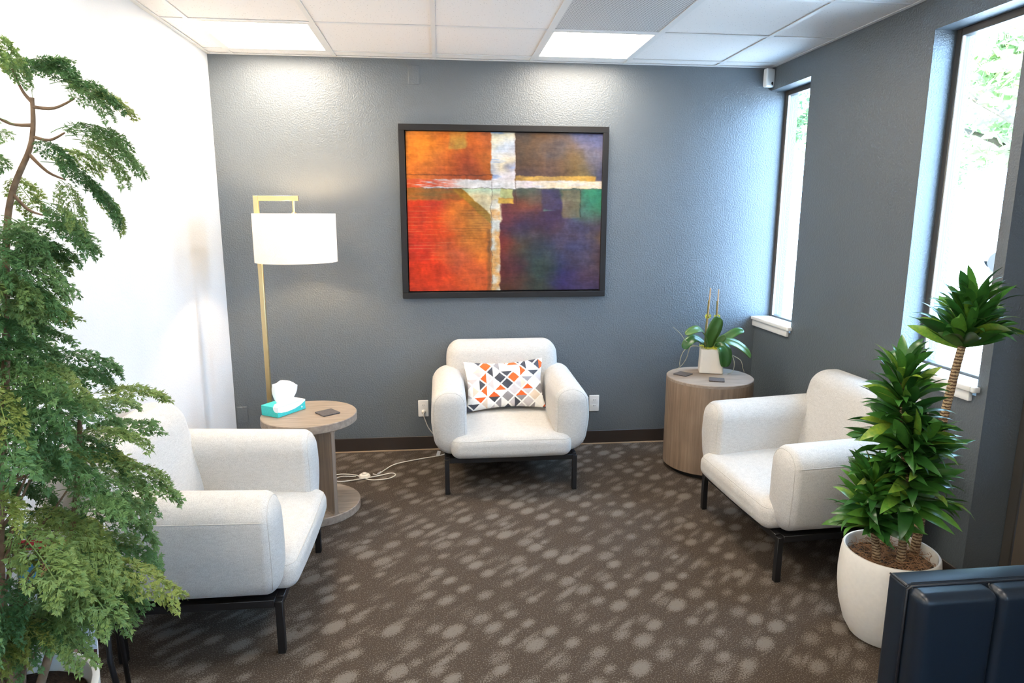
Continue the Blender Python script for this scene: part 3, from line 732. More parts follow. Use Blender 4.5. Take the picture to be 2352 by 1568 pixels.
def armchair(label, loc, rotz):
    t = thing('armchair', label, 'armchair', loc, rotz, 'cream armchairs')
    for sx in (-0.375, 0.375):
        for sy in (0.0, 0.56):
            MB().box(sx-0.0135, sx+0.0135, sy-0.0135, sy+0.0135, 0.0, 0.213).build('leg', M_BLACKST, t, bevel=0.002, seg=1)
    fr = MB()
    fr.box(-0.361, 0.361, -0.0135, 0.0135, 0.190, 0.220); fr.box(-0.361, 0.361, 0.5465, 0.5735, 0.190, 0.220)
    fr.box(-0.3885, -0.3615, 0.014, 0.546, 0.190, 0.220); fr.box(0.3615, 0.3885, 0.014, 0.546, 0.190, 0.220)
    fr.box(-0.361, 0.361, 0.014, 0.546, 0.206, 0.218)
    fr.build('base_frame', M_BLACKST, t, bevel=0.002, seg=1)
    seat = softbox((0.352, 0.315, 0.062), (0.055, 0.050, 0.050), 12, 5, seat_df).build('seat_cushion', M_FABRIC, t, smooth=True, loc=(0, 0.255, 0.284))
    kk = math.sqrt(1-(0.0305/0.05)**2); pts = []
    for k in range(7): a_ = PI+PI/2*k/6; pts.append((-0.297+0.055*kk*math.cos(a_), -0.265+0.050*kk*math.sin(a_), 0.0425))
    for k in range(1, 20): pts.append((-0.297+0.594*k/20, -0.265-0.050*kk, 0.0425))
    for k in range(7): a_ = 1.5*PI+PI/2*k/6; pts.append((0.297+0.055*kk*math.cos(a_), -0.265+0.050*kk*math.sin(a_), 0.0425))
    MB().tube([seat_df(p_) for p_ in pts], 0.0018, 6).build('piping', M_SEAM, seat, smooth=True)
    for s in (-1, 1):
        arm = arm_mesh(s).build('armrest', M_FABRIC, t, smooth=True, loc=(s*0.352, 0.305, 0.432))
        arm_seam(s).build('seam', M_SEAM, arm, smooth=True)
        side_seam(s).build('seam', M_SEAM, arm, smooth=True)
    softbox((0.366, 0.088, 0.235), (0.085, 0.078, 0.085), 12, 7, back_df).build('backrest', M_FABRIC, t, smooth=True, loc=(0, 0.590, 0.560))
    return t
armchair('cream armchair holding the patterned pillow, standing beneath the painting', (0.407, -0.770, 0), 0)
armchair('cream armchair on the left with its side to the feathery plant', (-0.596, -1.760, 0), R(90))
armchair('cream armchair under the windows beside the round drum table', (1.462, -1.490, 0), R(-87.5))

# pillow
pl = thing('throw_pillow', 'rectangular pillow with orange, charcoal and grey triangle print in the middle armchair', 'pillow', (0.405, -0.372, 0.545))
pl.rotation_euler = (R(-20), R(-1.5), R(2))
def pillow():
    nu, nv = 240, 150; W, H, TH = 0.255, 0.160, 0.062
    pal = [(240, 238, 232)]*9+[(205, 198, 198)]*5+[(226, 208, 188)]*3+[(228, 100, 48)]*4+[(74, 76, 84)]*4+[(150, 146, 148)]*2
    rg = random.Random(21); cells = {}
    def cell(i, j):
        if (i, j) not in cells:
            k = rg.random(); a, b = rg.choice(pal), rg.choice(pal)
            if k < 0.30: b = a
            cells[(i, j)] = (rg.random() < 0.5, a, b)
        return cells[(i, j)]
    def colour(x, z):
        px, pz = x/0.086, z/0.078
        a, b = px+pz, px-pz
        i, j = math.floor(a), math.floor(b); fa, fb = a-i, b-j
        if min(fa, 1-fa, fb, 1-fb) < 0.075: return (246, 244, 238)
        horiz, c1, c2 = cell(i, j)
        if horiz: return c1 if (fa-fb) > 0 else c2
        return c1 if (fa+fb) > 1 else c2
    V = []; Fc = []; Cc = []
    for side in (-1, 1):
        off = len(V)
        for j in range(nv+1):
            for i in range(nu+1):
                a, b = -1+2*i/nu, -1+2*j/nv
                x = a*W*(1-0.085*(1-b*b)**1.2*abs(a)**3) ; z = b*H*(1-0.14*(1-a*a)**1.2*abs(b)**3)
                th = TH*((1-abs(a)**2.6)**0.55)*((1-abs(b)**2.6)**0.55)
                th *= 1+0.08*mnoise.noise((a*3.1, b*2.3, side*5))
                wr = 0.004*mnoise.noise((a*9, b*5, 3.0+side))*(1-abs(a)**6)*(1-abs(b)**6)
                V.append((x, side*(th+wr), z)); Cc.append(colour(x*(1 if side < 0 else -1)+3, z+3) )
        for j in range(nv):
            for i in range(nu):
                q = (off+j*(nu+1)+i, off+j*(nu+1)+i+1, off+(j+1)*(nu+1)+i+1, off+(j+1)*(nu+1)+i)
                Fc.append(q if side < 0 else tuple(reversed(q)))
    me = pymesh('pillow_cover', V, Fc, True); color_mesh(me, np.array(Cc, float)); return me
mobj('pillow_cover', pillow(), M_PILLOW, pl)
MB().tube([(0.250, -0.004, -0.150), (0.268, -0.010, -0.160), (0.278, -0.012, -0.172)], 0.0035, 6).build('zip_pull', M_PLATE, pl)

# ------------------------------------------------------------------ tables
ITX, ITY = -0.705, -0.888
it = thing('side_table', 'greyed oak side table with round top, upright panel and round base', 'side table', (ITX, ITY, 0))
disc = [(0.0, 0.0), (0.246, 0.0), (0.250, 0.003), (0.250, 0.041), (0.247, 0.044), (0.0, 0.044)]
MB().lathe(disc, 72).build('table_base', M_TABLE, it, auto=35)
MB().lathe([(r, z+0.506) for r, z in disc], 72).build('table_top', M_TABLE, it, auto=35)
an = math.atan2(-1.090+0.888, -0.545+0.705)
wv = MB(); sec = [(-0.028, 0.0), (-0.014, 0.004), (-0.010, 0.016), (-0.010, 0.446), (-0.014, 0.458), (-0.028, 0.462), (0.028, 0.462), (0.014, 0.458), (0.010, 0.446), (0.010, 0.016), (0.014, 0.004), (0.028, 0.0)]
lx = 0.243; vv = [(-lx, a, b+0.044) for a, b in sec]+[(lx, a, b+0.044) for a, b in sec]; n = len(sec)
wv.add(vv, [tuple(range(n-1, -1, -1)), tuple(range(n, 2*n))]+[(i, (i+1) % n, (i+1) % n+n, i+n) for i in range(n)])
wv.build('upright_panel', M_WEB, it, rot=(0, 0, an))

DX, DY = 1.703, -0.492
dt = thing('drum_table', 'tall taupe wood drum side table carrying the orchid', 'side table', (DX, DY, 0))
MB().lathe([(0.0, 0.0), (0.235, 0.0), (0.235, 0.030), (0.0, 0.030)], 64).build('plinth', M_BLACKST, dt, auto=35)
MB().lathe([(0.0, 0.030), (0.264, 0.030), (0.267, 0.034), (0.267, 0.583), (0.0, 0.583)], 96).build('drum_body', M_DRUM, dt, auto=35)
MB().lathe([(0.0, 0.583), (0.267, 0.583), (0.267, 0.597), (0.264, 0.600), (0.0, 0.600)], 96).build('table_top', M_TABLE, dt, auto=35)

def coaster(label, x, y, z, rz, s=0.05):
    c = softbox((s, s, 0.004), (0.006, 0.006, 0.0025), 2, 3).build('coaster', M_COAST, smooth=True, loc=(x, y, z+0.0041), rot=(0, 0, rz))
    tag(c, label, 'coaster', 'grey coasters')
coaster('square grey felt coaster on the side table beside the tissue box', -0.606, -0.900, 0.550, R(-52))
coaster('square grey felt coaster lying left of the orchid on the drum table', 1.549, -0.436, 0.600, R(-50), 0.046)
coaster('square grey felt coaster in front of the orchid pot on the drum table', 1.702, -0.605, 0.600, R(-22), 0.046)

# tissue box
tb = thing('tissue_box', 'teal and white cardboard tissue box with a tissue pulled up', 'tissue box', (-0.846, -0.848, 0.5502), math.atan2(0.166, 0.109))
MB().box(-0.10, 0.10, -0.06, 0.06, 0.0, 0.055).build('carton', M_TEAL, tb, bevel=0.0015, seg=1)
sw = MB()   # white swoosh printed over the top and the two near sides
def strip(poly, pl_):
    n0 = len(sw.v); sw.add([pl_(a, b) for a, b in poly], [tuple(range(len(poly)))])
strip([(-0.085, -0.0595), (0.0995, -0.0595), (0.0995, 0.022), (0.05, 0.026), (-0.02, 0.018), (-0.06, 0.004), (-0.0995, -0.030), (-0.0995, -0.0595)], lambda a, b: (a, b, 0.0554))
strip([(-0.0995, 0.0545), (-0.0995, 0.030), (-0.075, 0.022), (-0.03, 0.018), (0.02, 0.021), (0.06, 0.030), (0.0995, 0.047), (0.0995, 0.0545)], lambda a, b: (a, -0.0604, b))
strip([(-0.0604, 0.0545), (-0.028, 0.0545), (-0.030, 0.040), (-0.042, 0.028), (-0.0604, 0.027)], lambda a, b: (-0.1004, a+0.0005, b))
sw.build('printed_swoosh', M_PAPER, tb)
fl = MB()
for k in range(6):
    a = k*PI/3; c = Vector((0.072, -0.0606, 0.018)); d = Vector((math.cos(a), 0, math.sin(a))); e = Vector((-math.sin(a), 0, math.cos(a)))
    fl.add([c, c+d*0.004+e*0.0016, c+d*0.0065, c+d*0.004-e*0.0016], [(0, 1, 2, 3)])
fl.build('printed_flower', M_PAPER, tb)
def tissue():
    v = []; f = []; nu, nv = 22, 20
    for j in range(nv+1):
        t = j/nv
        for i in range(nu+1):
            s = -1+2*i/nu
            wd = 0.036+0.030*math.sin(min(1, t*1.25)*PI/2)
            topz = 0.120-0.030*max(0, s)**2*1.0-0.012*max(0, -s)**2
            x = s*wd+0.012*t
            y = 0.012*math.sin(s*4+t*2)*(0.3+t)+0.006*math.sin(s*9-t*3)*t
            v.append((x, y, 0.052+topz*t)); 
        for i in range(nu):
            if j < nv: f.append((j*(nu+1)+i, j*(nu+1)+i+1, (j+1)*(nu+1)+i+1, (j+1)*(nu+1)+i))
    return pymesh('tissue', v, f, True)
ti = mobj('tissue', tissue(), M_PAPER, tb, rot=(0, 0, R(-34)))
so = ti.modifiers.new('thick', 'SOLIDIFY'); so.thickness = 0.003

# ------------------------------------------------------------------ floor lamp with its cord
LY = -0.50
fl_ = thing('floor_lamp', 'brass floor lamp with white drum shade hanging from an angled arm', 'floor lamp', (-1.008, LY, 0))
MB().box(-0.02, 0.26, -0.13, 0.13, 0.0, 0.018).build('lamp_base', M_BRASS, fl_, bevel=0.002, seg=1)
MB().box(-0.0125, 0.0125, -0.0125, 0.0125, 0.018, 1.707).build('pole', M_BRASS, fl_, bevel=0.001, seg=1)
MB().box(0.0128, 0.232, -0.0125, 0.0125, 1.680, 1.707).build('arm', M_BRASS, fl_, bevel=0.001, seg=1)
SX, ST, SB, SR = 0.204, 1.610, 1.338, 0.227
MB().tube([(SX, 0, 1.680), (SX, 0, 1.618)], 0.0065, 12).build('hanger_rod', M_BRASS, fl_, auto=40)
MB().lathe([(0.0, 1.565), (0.018, 1.565), (0.020, 1.605), (0.008, 1.618), (0.0, 1.618)], 20, (SX, 0, 0)).build('socket', M_BRASS, fl_, auto=40)
MB().lathe([(0.0, 1.462), (0.012, 1.464), (0.026, 1.478), (0.031, 1.498), (0.026, 1.522), (0.015, 1.546), (0.013, 1.565), (0.0, 1.565)], 24, (SX, 0, 0)).build('bulb', M_BULB, fl_, smooth=True)
sh = MB().lathe([(SR-0.0005, SB), (SR, SB), (SR, ST), (SR-0.002, ST), (SR-0.002, SB), (SR-0.0005, SB)], 96, (SX, 0, 0))
sh.f = [q for q in sh.f if len(q) == 4]
shade = sh.build('lamp_shade', M_SHADE, fl_, auto=35)
sp = MB()
for k in range(3):
    a = k*2*PI/3+0.4; sp.tube([(SX, 0, 1.600), (SX+0.225*math.cos(a), 0.225*math.sin(a), 1.600)], 0.002, 6)
sp.build('shade_spider', M_BRASS, fl_)
# cord, in the lamp's own coordinates
def lc(p): return (p[0]+1.008, p[1]-LY, p[2])
path = [(-0.86, -0.40, 0.010), (-0.72, -0.43, 0.004), (-0.626, -0.411, 0.004), (-0.53, -0.44, 0.004), (-0.44, -0.520, 0.004), (-0.34, -0.515, 0.004), (-0.290, -0.465, 0.004), (-0.315, -0.425, 0.004), (-0.40, -0.462, 0.004),
        (-0.52, -0.520, 0.009), (-0.61, -0.530, 0.004), (-0.66, -0.50, 0.004), (-0.62, -0.465, 0.010), (-0.545, -0.476, 0.012), (-0.53, -0.476, 0.013)]
MB().tube([lc(p) for p in spline(path, 8)], 0.0035, 8).build('power_cord', M_CORD, fl_, smooth=True)
path2 = [(-0.43, -0.448, 0.013), (-0.40, -0.440, 0.006), (-0.36, -0.36, 0.004), (-0.30, -0.27, 0.004), (-0.16, -0.20, 0.004), (-0.02, -0.145, 0.004), (0.03, -0.10, 0.006), (0.035, -0.055, 0.04), (-0.03, -0.03, 0.09), (-0.085, -0.030, 0.16), (-0.110, -0.035, 0.225), (-0.1185, -0.040, 0.262), (-0.1205, -0.036, 0.2755)]
MB().tube([lc(p) for p in spline(path2, 8)], 0.0035, 8).build('power_cord', M_CORD, fl_, smooth=True)
fs = MB().lathe([(0.0, 0.0005), (0.034, 0.0005), (0.037, 0.008), (0.030, 0.017), (0.014, 0.020), (0.014, 0.027), (0.008, 0.030), (0.0, 0.030)], 28, lc((-0.480, -0.462, 0)))
fs.build('foot_switch', M_CORD, fl_, auto=35)
MB().box(-0.016, 0.016, -0.001, 0.001, -0.009, 0.009).build('cord_tag', M_FABTAG, fl_, loc=lc((-0.395, -0.44, 0.014)), rot=(R(40), 0, R(60)))
MB().box(-0.012, 0.012, -0.0008, 0.0008, -0.018, 0.018).build('cord_tag', M_FABTAG, fl_, loc=lc((-0.022, -0.150, 0.022)), rot=(R(10), R(15), R(10)))
MB().tube([lc((-0.1205, -0.0108, 0.2755)), lc((-0.1205, -0.030, 0.2755)), lc((-0.1205, -0.038, 0.2755))], [0.0135, 0.0125, 0.007], 20).build('plug', M_CORD, fl_, auto=40)

# ------------------------------------------------------------------ dracaena
dr = thing('potted_dracaena', 'potted dracaena with three canes and dark glossy leaves in a white pot', 'potted plant', (1.703, -2.262, 0))
prof = [(0.0, 0.0), (0.100, 0.0), (0.118, 0.006), (0.140, 0.045), (0.162, 0.120), (0.172, 0.195), (0.174, 0.250), (0.171, 0.310), (0.166, 0.348), (0.162, 0.354), (0.156, 0.354), (0.153, 0.348), (0.154, 0.300), (0.150, 0.290), (0.0, 0.290)]
MB().lathe(prof, 80).build('pot', M_POTW, dr, auto=40)
MB().lathe([(0.0, 0.300), (0.150, 0.303), (0.152, 0.296), (0.0, 0.292)], 40).build('soil', M_SOIL, dr)
rg = random.Random(4); fb = MB()
for k in range(420):
    a = rg.uniform(0, 2*PI); q = 0.145*math.sqrt(rg.random()); x, y = q*math.cos(a), q*math.sin(a); z = 0.305+rg.uniform(0, 0.022)
    pts = []; d = rg.uniform(0, 2*PI)
    for i in range(6):
        pts.append((x, y, z)); d += rg.uniform(-1.0, 1.0)
        x += 0.013*math.cos(d); y += 0.013*math.sin(d); z = max(0.303, min(0.342, z+rg.uniform(-0.007, 0.007)))
        rr = math.hypot(x, y)
        if rr > 0.148: x *= 0.146/rr; y *= 0.146/rr
    fb.tube(pts, 0.0009, 3, False)
fbo = fb.build('fibre_mulch', M_FIBRE, dr); fbo['kind'] = 'stuff'

def leaf_mesh(name, L_, W_, droop, curl, twist, seg=8):
    v = []; f = []; z = 0; y = 0; an = 0.0
    for i in range(seg+1):
        t = i/seg
        wd = W_*0.5*(0.45+0.55*math.sin(min(1, t*2.0)*PI/2))*(1-max(0, (t-0.45)/0.55)**2.2) + 0.0008
        ca = twist*t
        for s in (-1, 0, 1):
            xx = s*wd*math.cos(ca); zz = (abs(s)*wd*0.30) + s*wd*math.sin(ca)
            v.append((xx, y-math.sin(an)*-zz*0 , z+zz*math.cos(an)))
        an = -droop*(t**1.3)+curl*math.sin(t*PI)
        y += L_/seg*math.cos(an); z += L_/seg*math.sin(an)
    for i in range(seg):
        for k in range(2):
            a = i*3+k; f.append((a, a+1, a+4, a+3))
    return pymesh(name, v, f, True)
drac_leaves = [leaf_mesh('dracaena_leaf', 1.0, 0.215, d, c, tw) for d, c, tw in ((0.9, 0.25, 0.2), (0.5, 0.35, -0.3), (1.5, 0.3, 0.4), (0.25, 0.2, 0.1), (1.1, 0.5, -0.5), (0.7, 0.1, 0.6))]
for m in drac_leaves: m.materials.append(M_DRAC)
def place_leaf(mesh, p, az, el, ln, roll, parent, name='leaf', wscale=1.0):
    o = bpy.data.objects.new(name, mesh); COL.objects.link(o); o.parent = parent
    y = Vector((math.cos(az)*math.cos(el), math.sin(az)*math.cos(el), math.sin(el)))
    x = Vector((math.sin(az), -math.cos(az), 0)); z = x.cross(y)
    m = Matrix((x, y, z)).transposed() @ Matrix.Rotation(roll, 3, 'Y')
    mm = m.to_4x4() @ Matrix.Diagonal((ln*wscale, ln, ln, 1)); mm.translation = Vector(p)
    o.matrix_local = mm; return o, mm
inner = MB()
def head(axis, n, n_in, lens, els, seed, spread=0.012):
    """axis: points from the lowest to the highest leaf; n leaves as parts, n_in shorter ones inside the crown"""
    rg = random.Random(seed); ax = spline(axis, 6)
    for k in range(n+n_in):
        t = (k+0.5)/n if k < n else rg.random()
        i = t*(len(ax)-1); i0 = int(i); p = ax[i0].lerp(ax[min(i0+1, len(ax)-1)], i-i0)
        az = k*2.39996+rg.uniform(-.3, .3); el = els[0]+(els[1]-els[0])*t**1.3+rg.uniform(-.22, .22)
        ln = (lens[0]+(lens[1]-lens[0])*t)*rg.uniform(0.82, 1.15)*(1.0 if k < n else 0.85)
        q = p+Vector((math.cos(az), math.sin(az), 0))*spread*0.6
        me = rg.choice(drac_leaves)
        o, mw = place_leaf(me, q, az, el, ln, rg.uniform(-1.0, 1.0), dr, 'leaf', rg.uniform(0.85, 1.15))
        if k >= n:
            bpy.data.objects.remove(o)
            inner.add([mw @ v_.co for v_ in me.vertices], [tuple(p_.vertices) for p_ in me.polygons])
def cane(pts, r0, r1):
    p = spline(pts, 6); rgc = [r0+(r1-r0)*i/(len(p)-1) for i in range(len(p))]
    MB().tube(p, rgc, 12).build('cane', M_CANE, dr, smooth=True)
# local coordinates around the pot axis
tall = [(0.135, 0.045, 0.30), (0.165, 0.06, 0.55), (0.195, 0.062, 0.80), (0.222, 0.062, 1.02), (0.238, 0.062, 1.125)]
cane(tall, 0.0175, 0.0135)
mid = [(0.020, -0.030, 0.30), (0.018, -0.030, 0.55), (-0.018, -0.025, 0.80), (-0.050, -0.02, 1.04)]
cane(mid, 0.0155, 0.011)
low = [(-0.060, -0.015, 0.30), (-0.085, -0.02, 0.42), (-0.110, -0.025, 0.56)]
cane(low, 0.0155, 0.011)
head([(0.238, 0.062, 1.12), (0.247, 0.06, 1.18), (0.268, 0.058, 1.28)], 68, 50, (0.215, 0.155), (0.38, 1.2), 1)
head([(-0.016, -0.027, 0.76), (-0.032, -0.024, 0.90), (-0.052, -0.02, 1.06)], 82, 100, (0.205, 0.130), (0.0, 1.1), 2)
head([(0.010, -0.030, 0.55), (-0.002, -0.045, 0.66), (-0.012, -0.075, 0.80)], 76, 100, (0.210, 0.170), (-0.15, 0.95), 3)
head([(-0.098, -0.02, 0.46), (-0.112, -0.025, 0.54), (-0.128, -0.03, 0.66)], 66, 70, (0.160, 0.135), (-0.05, 1.05), 4)
io = inner.build('inner_leaves', M_DRAC, dr, smooth=True); io['kind'] = 'stuff'

# ------------------------------------------------------------------ orchid
OX, OY = 1.755, -0.375
orc = thing('potted_orchid', 'orchid without flowers in a white ribbed square pot on drum table', 'potted plant', (OX, OY, 0.600), R(-18))
def pot_df(P):
    x, y, z = P
    k = 1.0+0.03*(z/0.08)*-1
    rib = 0.0008*math.sin((x+y)*520)
    return (x*k+rib*0, y*k+rib, z)
softbox((0.073, 0.068, 0.080), (0.014, 0.014, 0.006), 22, 4, pot_df).build('pot', M_POTB, orc, smooth=True, loc=(0, 0, 0.0802))
rg = random.Random(9); ms_ = MB()
for k in range(260):
    x, y, z = rg.uniform(-0.066, 0.066), rg.uniform(-0.060, 0.060), 0.160+rg.uniform(0, 0.006); d = rg.uniform(0, 6.28); pts = []
    for i in range(5):
        pts.append((x, y, z)); d += rg.uniform(-.9, .9); x = max(-.074, min(.074, x+0.008*math.cos(d))); y = max(-.066, min(.066, y+0.008*math.sin(d))); z = max(0.158, z+rg.uniform(-.004, .005))
    ms_.tube(pts, 0.0011, 3, False)
mo = ms_.build('moss', M_MOSS, orc); mo['kind'] = 'stuff'
INV = Matrix.Rotation(R(18), 4, 'Z')
def oc(p): return INV @ Vector((p[0]-OX, p[1]-OY, p[2]-0.600))
def bladed(pts, width, normal_hint, n=14, fold=0.25):
    P = spline([oc(p) for p in pts], 6); m = len(P); v = []; f = []
    hint = INV.to_3x3() @ Vector(normal_hint)
    for i, p in enumerate(P):
        t = i/(m-1); tg = (P[min(i+1, m-1)]-P[max(i-1, 0)]).normalized(); s = tg.cross(hint).normalized(); nn = s.cross(tg)
        wd = width*0.5*(0.35+0.65*math.sin(min(1, t*1.7)*PI/2))*math.sqrt(max(0.0, 1-max(0, (t-0.6)/0.4)**2.2))+0.001
        for k in (-1, -0.5, 0, 0.5, 1): v.append(p+s*wd*k+nn*wd*fold*(abs(k)**1.5))
    for i in range(m-1):
        for k in range(4): a = i*5+k; f.append((a, a+1, a+6, a+5))
    me = pymesh('leaf', v, f, True); o = mobj('leaf', me, M_ORCHID, orc)
    s = o.modifiers.new('thick', 'SOLIDIFY'); s.thickness = 0.0025; return o
B = (1.738, -0.395, 0.765)
bladed([(1.735, -0.395, 0.765), (1.728, -0.410, 0.83), (1.748, -0.42, 0.90), (1.780, -0.41, 0.965)], 0.092, (0.1, -1.0, 0.15))
bladed([(1.725, -0.39, 0.765), (1.690, -0.42, 0.84), (1.640, -0.45, 0.892), (1.585, -0.47, 0.890), (1.535, -0.48, 0.868)], 0.060, (0.25, -0.5, 1))
bladed([(1.725, -0.39, 0.765), (1.680, -0.40, 0.80), (1.625, -0.41, 0.828), (1.575, -0.415, 0.800), (1.555, -0.415, 0.762)], 0.062, (0.1, -0.7, 1))
bladed([(1.745, -0.38, 0.768), (1.79, -0.38, 0.80), (1.85, -0.38, 0.825), (1.915, -0.38, 0.862), (1.965, -0.38, 0.868)], 0.055, (0.0, -0.8, 0.8))
bladed([(1.760, -0.40, 0.768), (1.820, -0.42, 0.805), (1.880, -0.44, 0.795), (1.940, -0.455, 0.755), (1.985, -0.46, 0.705)], 0.070, (0.2, -0.7, 0.9))
bladed([(1.765, -0.42, 0.768), (1.780, -0.455, 0.785), (1.792, -0.485, 0.760), (1.797, -0.495, 0.71), (1.797, -0.495, 0.655)], 0.085, (0.0, -1.0, 0.5))
bladed([(1.750, -0.38, 0.768), (1.785, -0.40, 0.80), (1.825, -0.42, 0.845)], 0.040, (0.0, -0.9, 0.5))
for (a, b) in (((1.705, -0.39, 0.765), (1.716, -0.40, 1.150)), ((1.782, -0.37, 0.765), (1.774, -0.39, 1.140))):
    A, B_ = Vector(oc(a)), Vector(oc(b))
    MB().tube([A, A.lerp(B_, .5), B_], [0.004, 0.004, 0.0038], 8).build('stake', M_STAKE, orc, auto=40)
    Cp = [A+Vector((-0.004, -0.005, 0)), A.lerp(B_, .3)+Vector((-0.008, -0.004, 0)), A.lerp(B_, .6)+Vector((-0.006, -0.003, 0)), A.lerp(B_, .80)+Vector((-0.007, -0.002, 0))]
    MB().tube(spline(Cp, 5), 0.0032, 8).build('flower_stem', M_GSTEM, orc, smooth=True)
    c = A.lerp(B_, 0.53); rgm = random.Random(int(a[0]*1000)); mm = MB()
    for k in range(150):
        d = Vector((rgm.gauss(0, 1), rgm.gauss(0, 1), rgm.gauss(0, 0.7))).normalized(); e = d.orthogonal().normalized()
        p = c+d*0.012; mm.add([p-e*0.002, p+e*0.002, p+d*rgm.uniform(0.006, 0.012)+e*rgm.uniform(-.004, .004)], [(0, 1, 2)])
    mm.build('moss_tuft', M_MOSS, orc)
def root(pts): MB().tube([oc(p) for p in spline(pts, 6)], [0.0034-0.0018*i/(6*(len(pts)-1)) for i in range(6*(len(pts)-1)+1)], 6).build('aerial_root', M_ROOT, orc, smooth=True)
root([(1.69, -0.40, 0.768), (1.62, -0.41, 0.785), (1.565, -0.41, 0.815), (1.53, -0.41, 0.86), (1.480, -0.40, 0.905)])
root([(1.66, -0.38, 0.775), (1.615, -0.37, 0.765), (1.60, -0.36, 0.70), (1.58, -0.34, 0.645), (1.535, -0.34, 0.606)])
root([(1.66, -0.36, 0.770), (1.61, -0.34, 0.755), (1.575, -0.34, 0.72), (1.560, -0.34, 0.66), (1.562, -0.345, 0.625)])
root([(1.81, -0.40, 0.765), (1.87, -0.40, 0.72), (1.94, -0.41, 0.68), (1.955, -0.42, 0.63), (1.962, -0.43, 0.6035)])
root([(1.845, -0.42, 0.72), (1.872, -0.44, 0.71), (1.882, -0.45, 0.66), (1.870, -0.455, 0.615), (1.835, -0.46, 0.6035)])

# ------------------------------------------------------------------ navy leather settee, front right
SFX, SFY, SFZ = 1.127, -3.066, 0.72
sf = thing('leather_settee', 'navy leather settee seen from above at the lower right corner', 'sofa', (SFX, SFY, 0))
SW = 1.05
back = MB().box(0, SW, 0.0, 0.066, 0.12, SFZ)
back.build('back_shell', M_LEATHER, sf, bevel=0.010, seg=3)
k = 0
cwid = 0.203
for i in range(5):
    x0 = 0.004+i*cwid
    c = softbox((cwid/2-0.0005, 0.036, 0.247), (0.020, 0.026, 0.022), 6, 5).build('back_channel', M_LEATHER, sf, smooth=True, loc=(x0+cwid/2, -0.018, SFZ-0.002-0.247))
MB().tube([(0.002, -0.003, 0.13), (0.002, -0.003, SFZ-0.008), (0.012, -0.003, SFZ-0.001), (SW-0.02, -0.003, SFZ-0.001)], 0.0030, 8).build('piping', M_PIPING, sf, smooth=True)
MB().tube([(0.003, 0.003, SFZ-0.003), (0.003, 0.062, SFZ-0.003)], 0.0025, 6).build('piping', M_PIPING, sf, smooth=True)
MB().tube([(0.02, 0.010, SFZ-0.0003), (SW-0.02, 0.010, SFZ-0.0003)], 0.0012, 6).build('stitch_line', M_PIPING, sf)
softbox((SW/2-0.004, 0.30, 0.075), (0.04, 0.04, 0.035), 10, 4).build('seat_cushion', M_LEATHER, sf, smooth=True, loc=(SW/2, -0.335, 0.345))
MB().box(0.01, SW-0.01, -0.61, -0.002, 0.15, 0.268).build('seat_base', M_LEATHER, sf, bevel=0.01, seg=2)
for x in (0.06, SW-0.06):
    for y in (-0.56, 0.02):
        MB().box(x-0.02, x+0.02, y-0.02, y+0.02, 0.0, 0.15 if y < 0 else 0.12).build('leg', M_BLACKST, sf, bevel=0.002, seg=1)

# ------------------------------------------------------------------ magazine rack by the white wall
mr = thing('magazine_rack', 'black metal magazine rack behind the feathery plant', 'magazine rack', (-1.205, -2.40, 0))
for sx in (-0.135, 0.135):
    s = 1 if sx > 0 else -1
    MB().tube([(sx+s*0.050, -0.030, 0.0), (sx+s*0.012, -0.010, 0.20), (sx-s*0.01, 0.06, 0.62)], 0.009, 8).build('leg', M_BLACKST, mr, smooth=True)
    MB().tube([(sx, 0.11, 0.0), (sx-s*0.005, 0.085, 0.40), (sx-s*0.01, 0.065, 0.62)], 0.008, 8).build('leg', M_BLACKST, mr, smooth=True)
MB().tube([(-0.125, 0.062, 0.615), (0.125, 0.062, 0.615)], 0.008, 8).build('top_rail', M_BLACKST, mr)
for z, y in ((0.075, -0.045), (0.355, -0.005)):
    MB().box(-0.128, 0.128, y-0.02, y+0.05, z-0.006, z).box(-0.128, 0.128, y-0.024, y-0.018, z, z+0.03).build('tray', M_BLACKST, mr)
def magazine(label, x, y, z, w_, h_, tilt, rz, art):
    t = thing('magazine', label, 'magazine', (x, y, z), rz, 'magazines in the rack'); t.rotation_euler = (tilt, 0, rz)
    MB().box(-w_/2, w_/2, -0.003, 0.003, 0, h_).build('pages', M_PAPER, t)
    for (nm, col, poly) in art:
        d = 0.0034+0.0003*art.index((nm, col, poly))
        c = plain('print_'+nm, srgb(*col), 0.35, bscale=40, bstr=0.02)
        MB().add([(a*w_, -d, b*h_) for a, b in poly], [tuple(range(len(poly)))]).build(nm, c, t)
full = [(-.5, 0), (.5, 0), (.5, 1), (-.5, 1)]
def bars(col, x0, x1, zs, hgt): return [('printed_line', col, [(x0, z), (x1, z), (x1, z+hgt), (x0, z+hgt)]) for z in zs]
magazine('magazine with a dark haired portrait on its cover, lower rack tier', -1.195, -2.432, 0.078, 0.215, 0.28, R(-6), 0.0,
         [('cover', (214, 222, 232), full), ('hair', (40, 30, 32), [(.02, .55), (.06, .85), (.18, .93), (.30, .86), (.33, .55), (.30, .35), (.22, .45), (.1, .62)]),
          ('face', (196, 150, 132), [(.0, .45), (.1, .62), (.22, .66), (.28, .45), (.25, .2), (.1, .12), (.02, .2)]), ('shirt', (110, 40, 52), [(-.2, 0), (.5, 0), (.5, .12), (.3, .22), (.1, .1), (-.1, .16)]),
          ('side_band', (70, 30, 44), [(.40, 0), (.5, 0), (.5, .62), (.40, .62)])]+bars((238, 238, 240), .41, .49, [.1, .2, .3, .42, .52], .04))
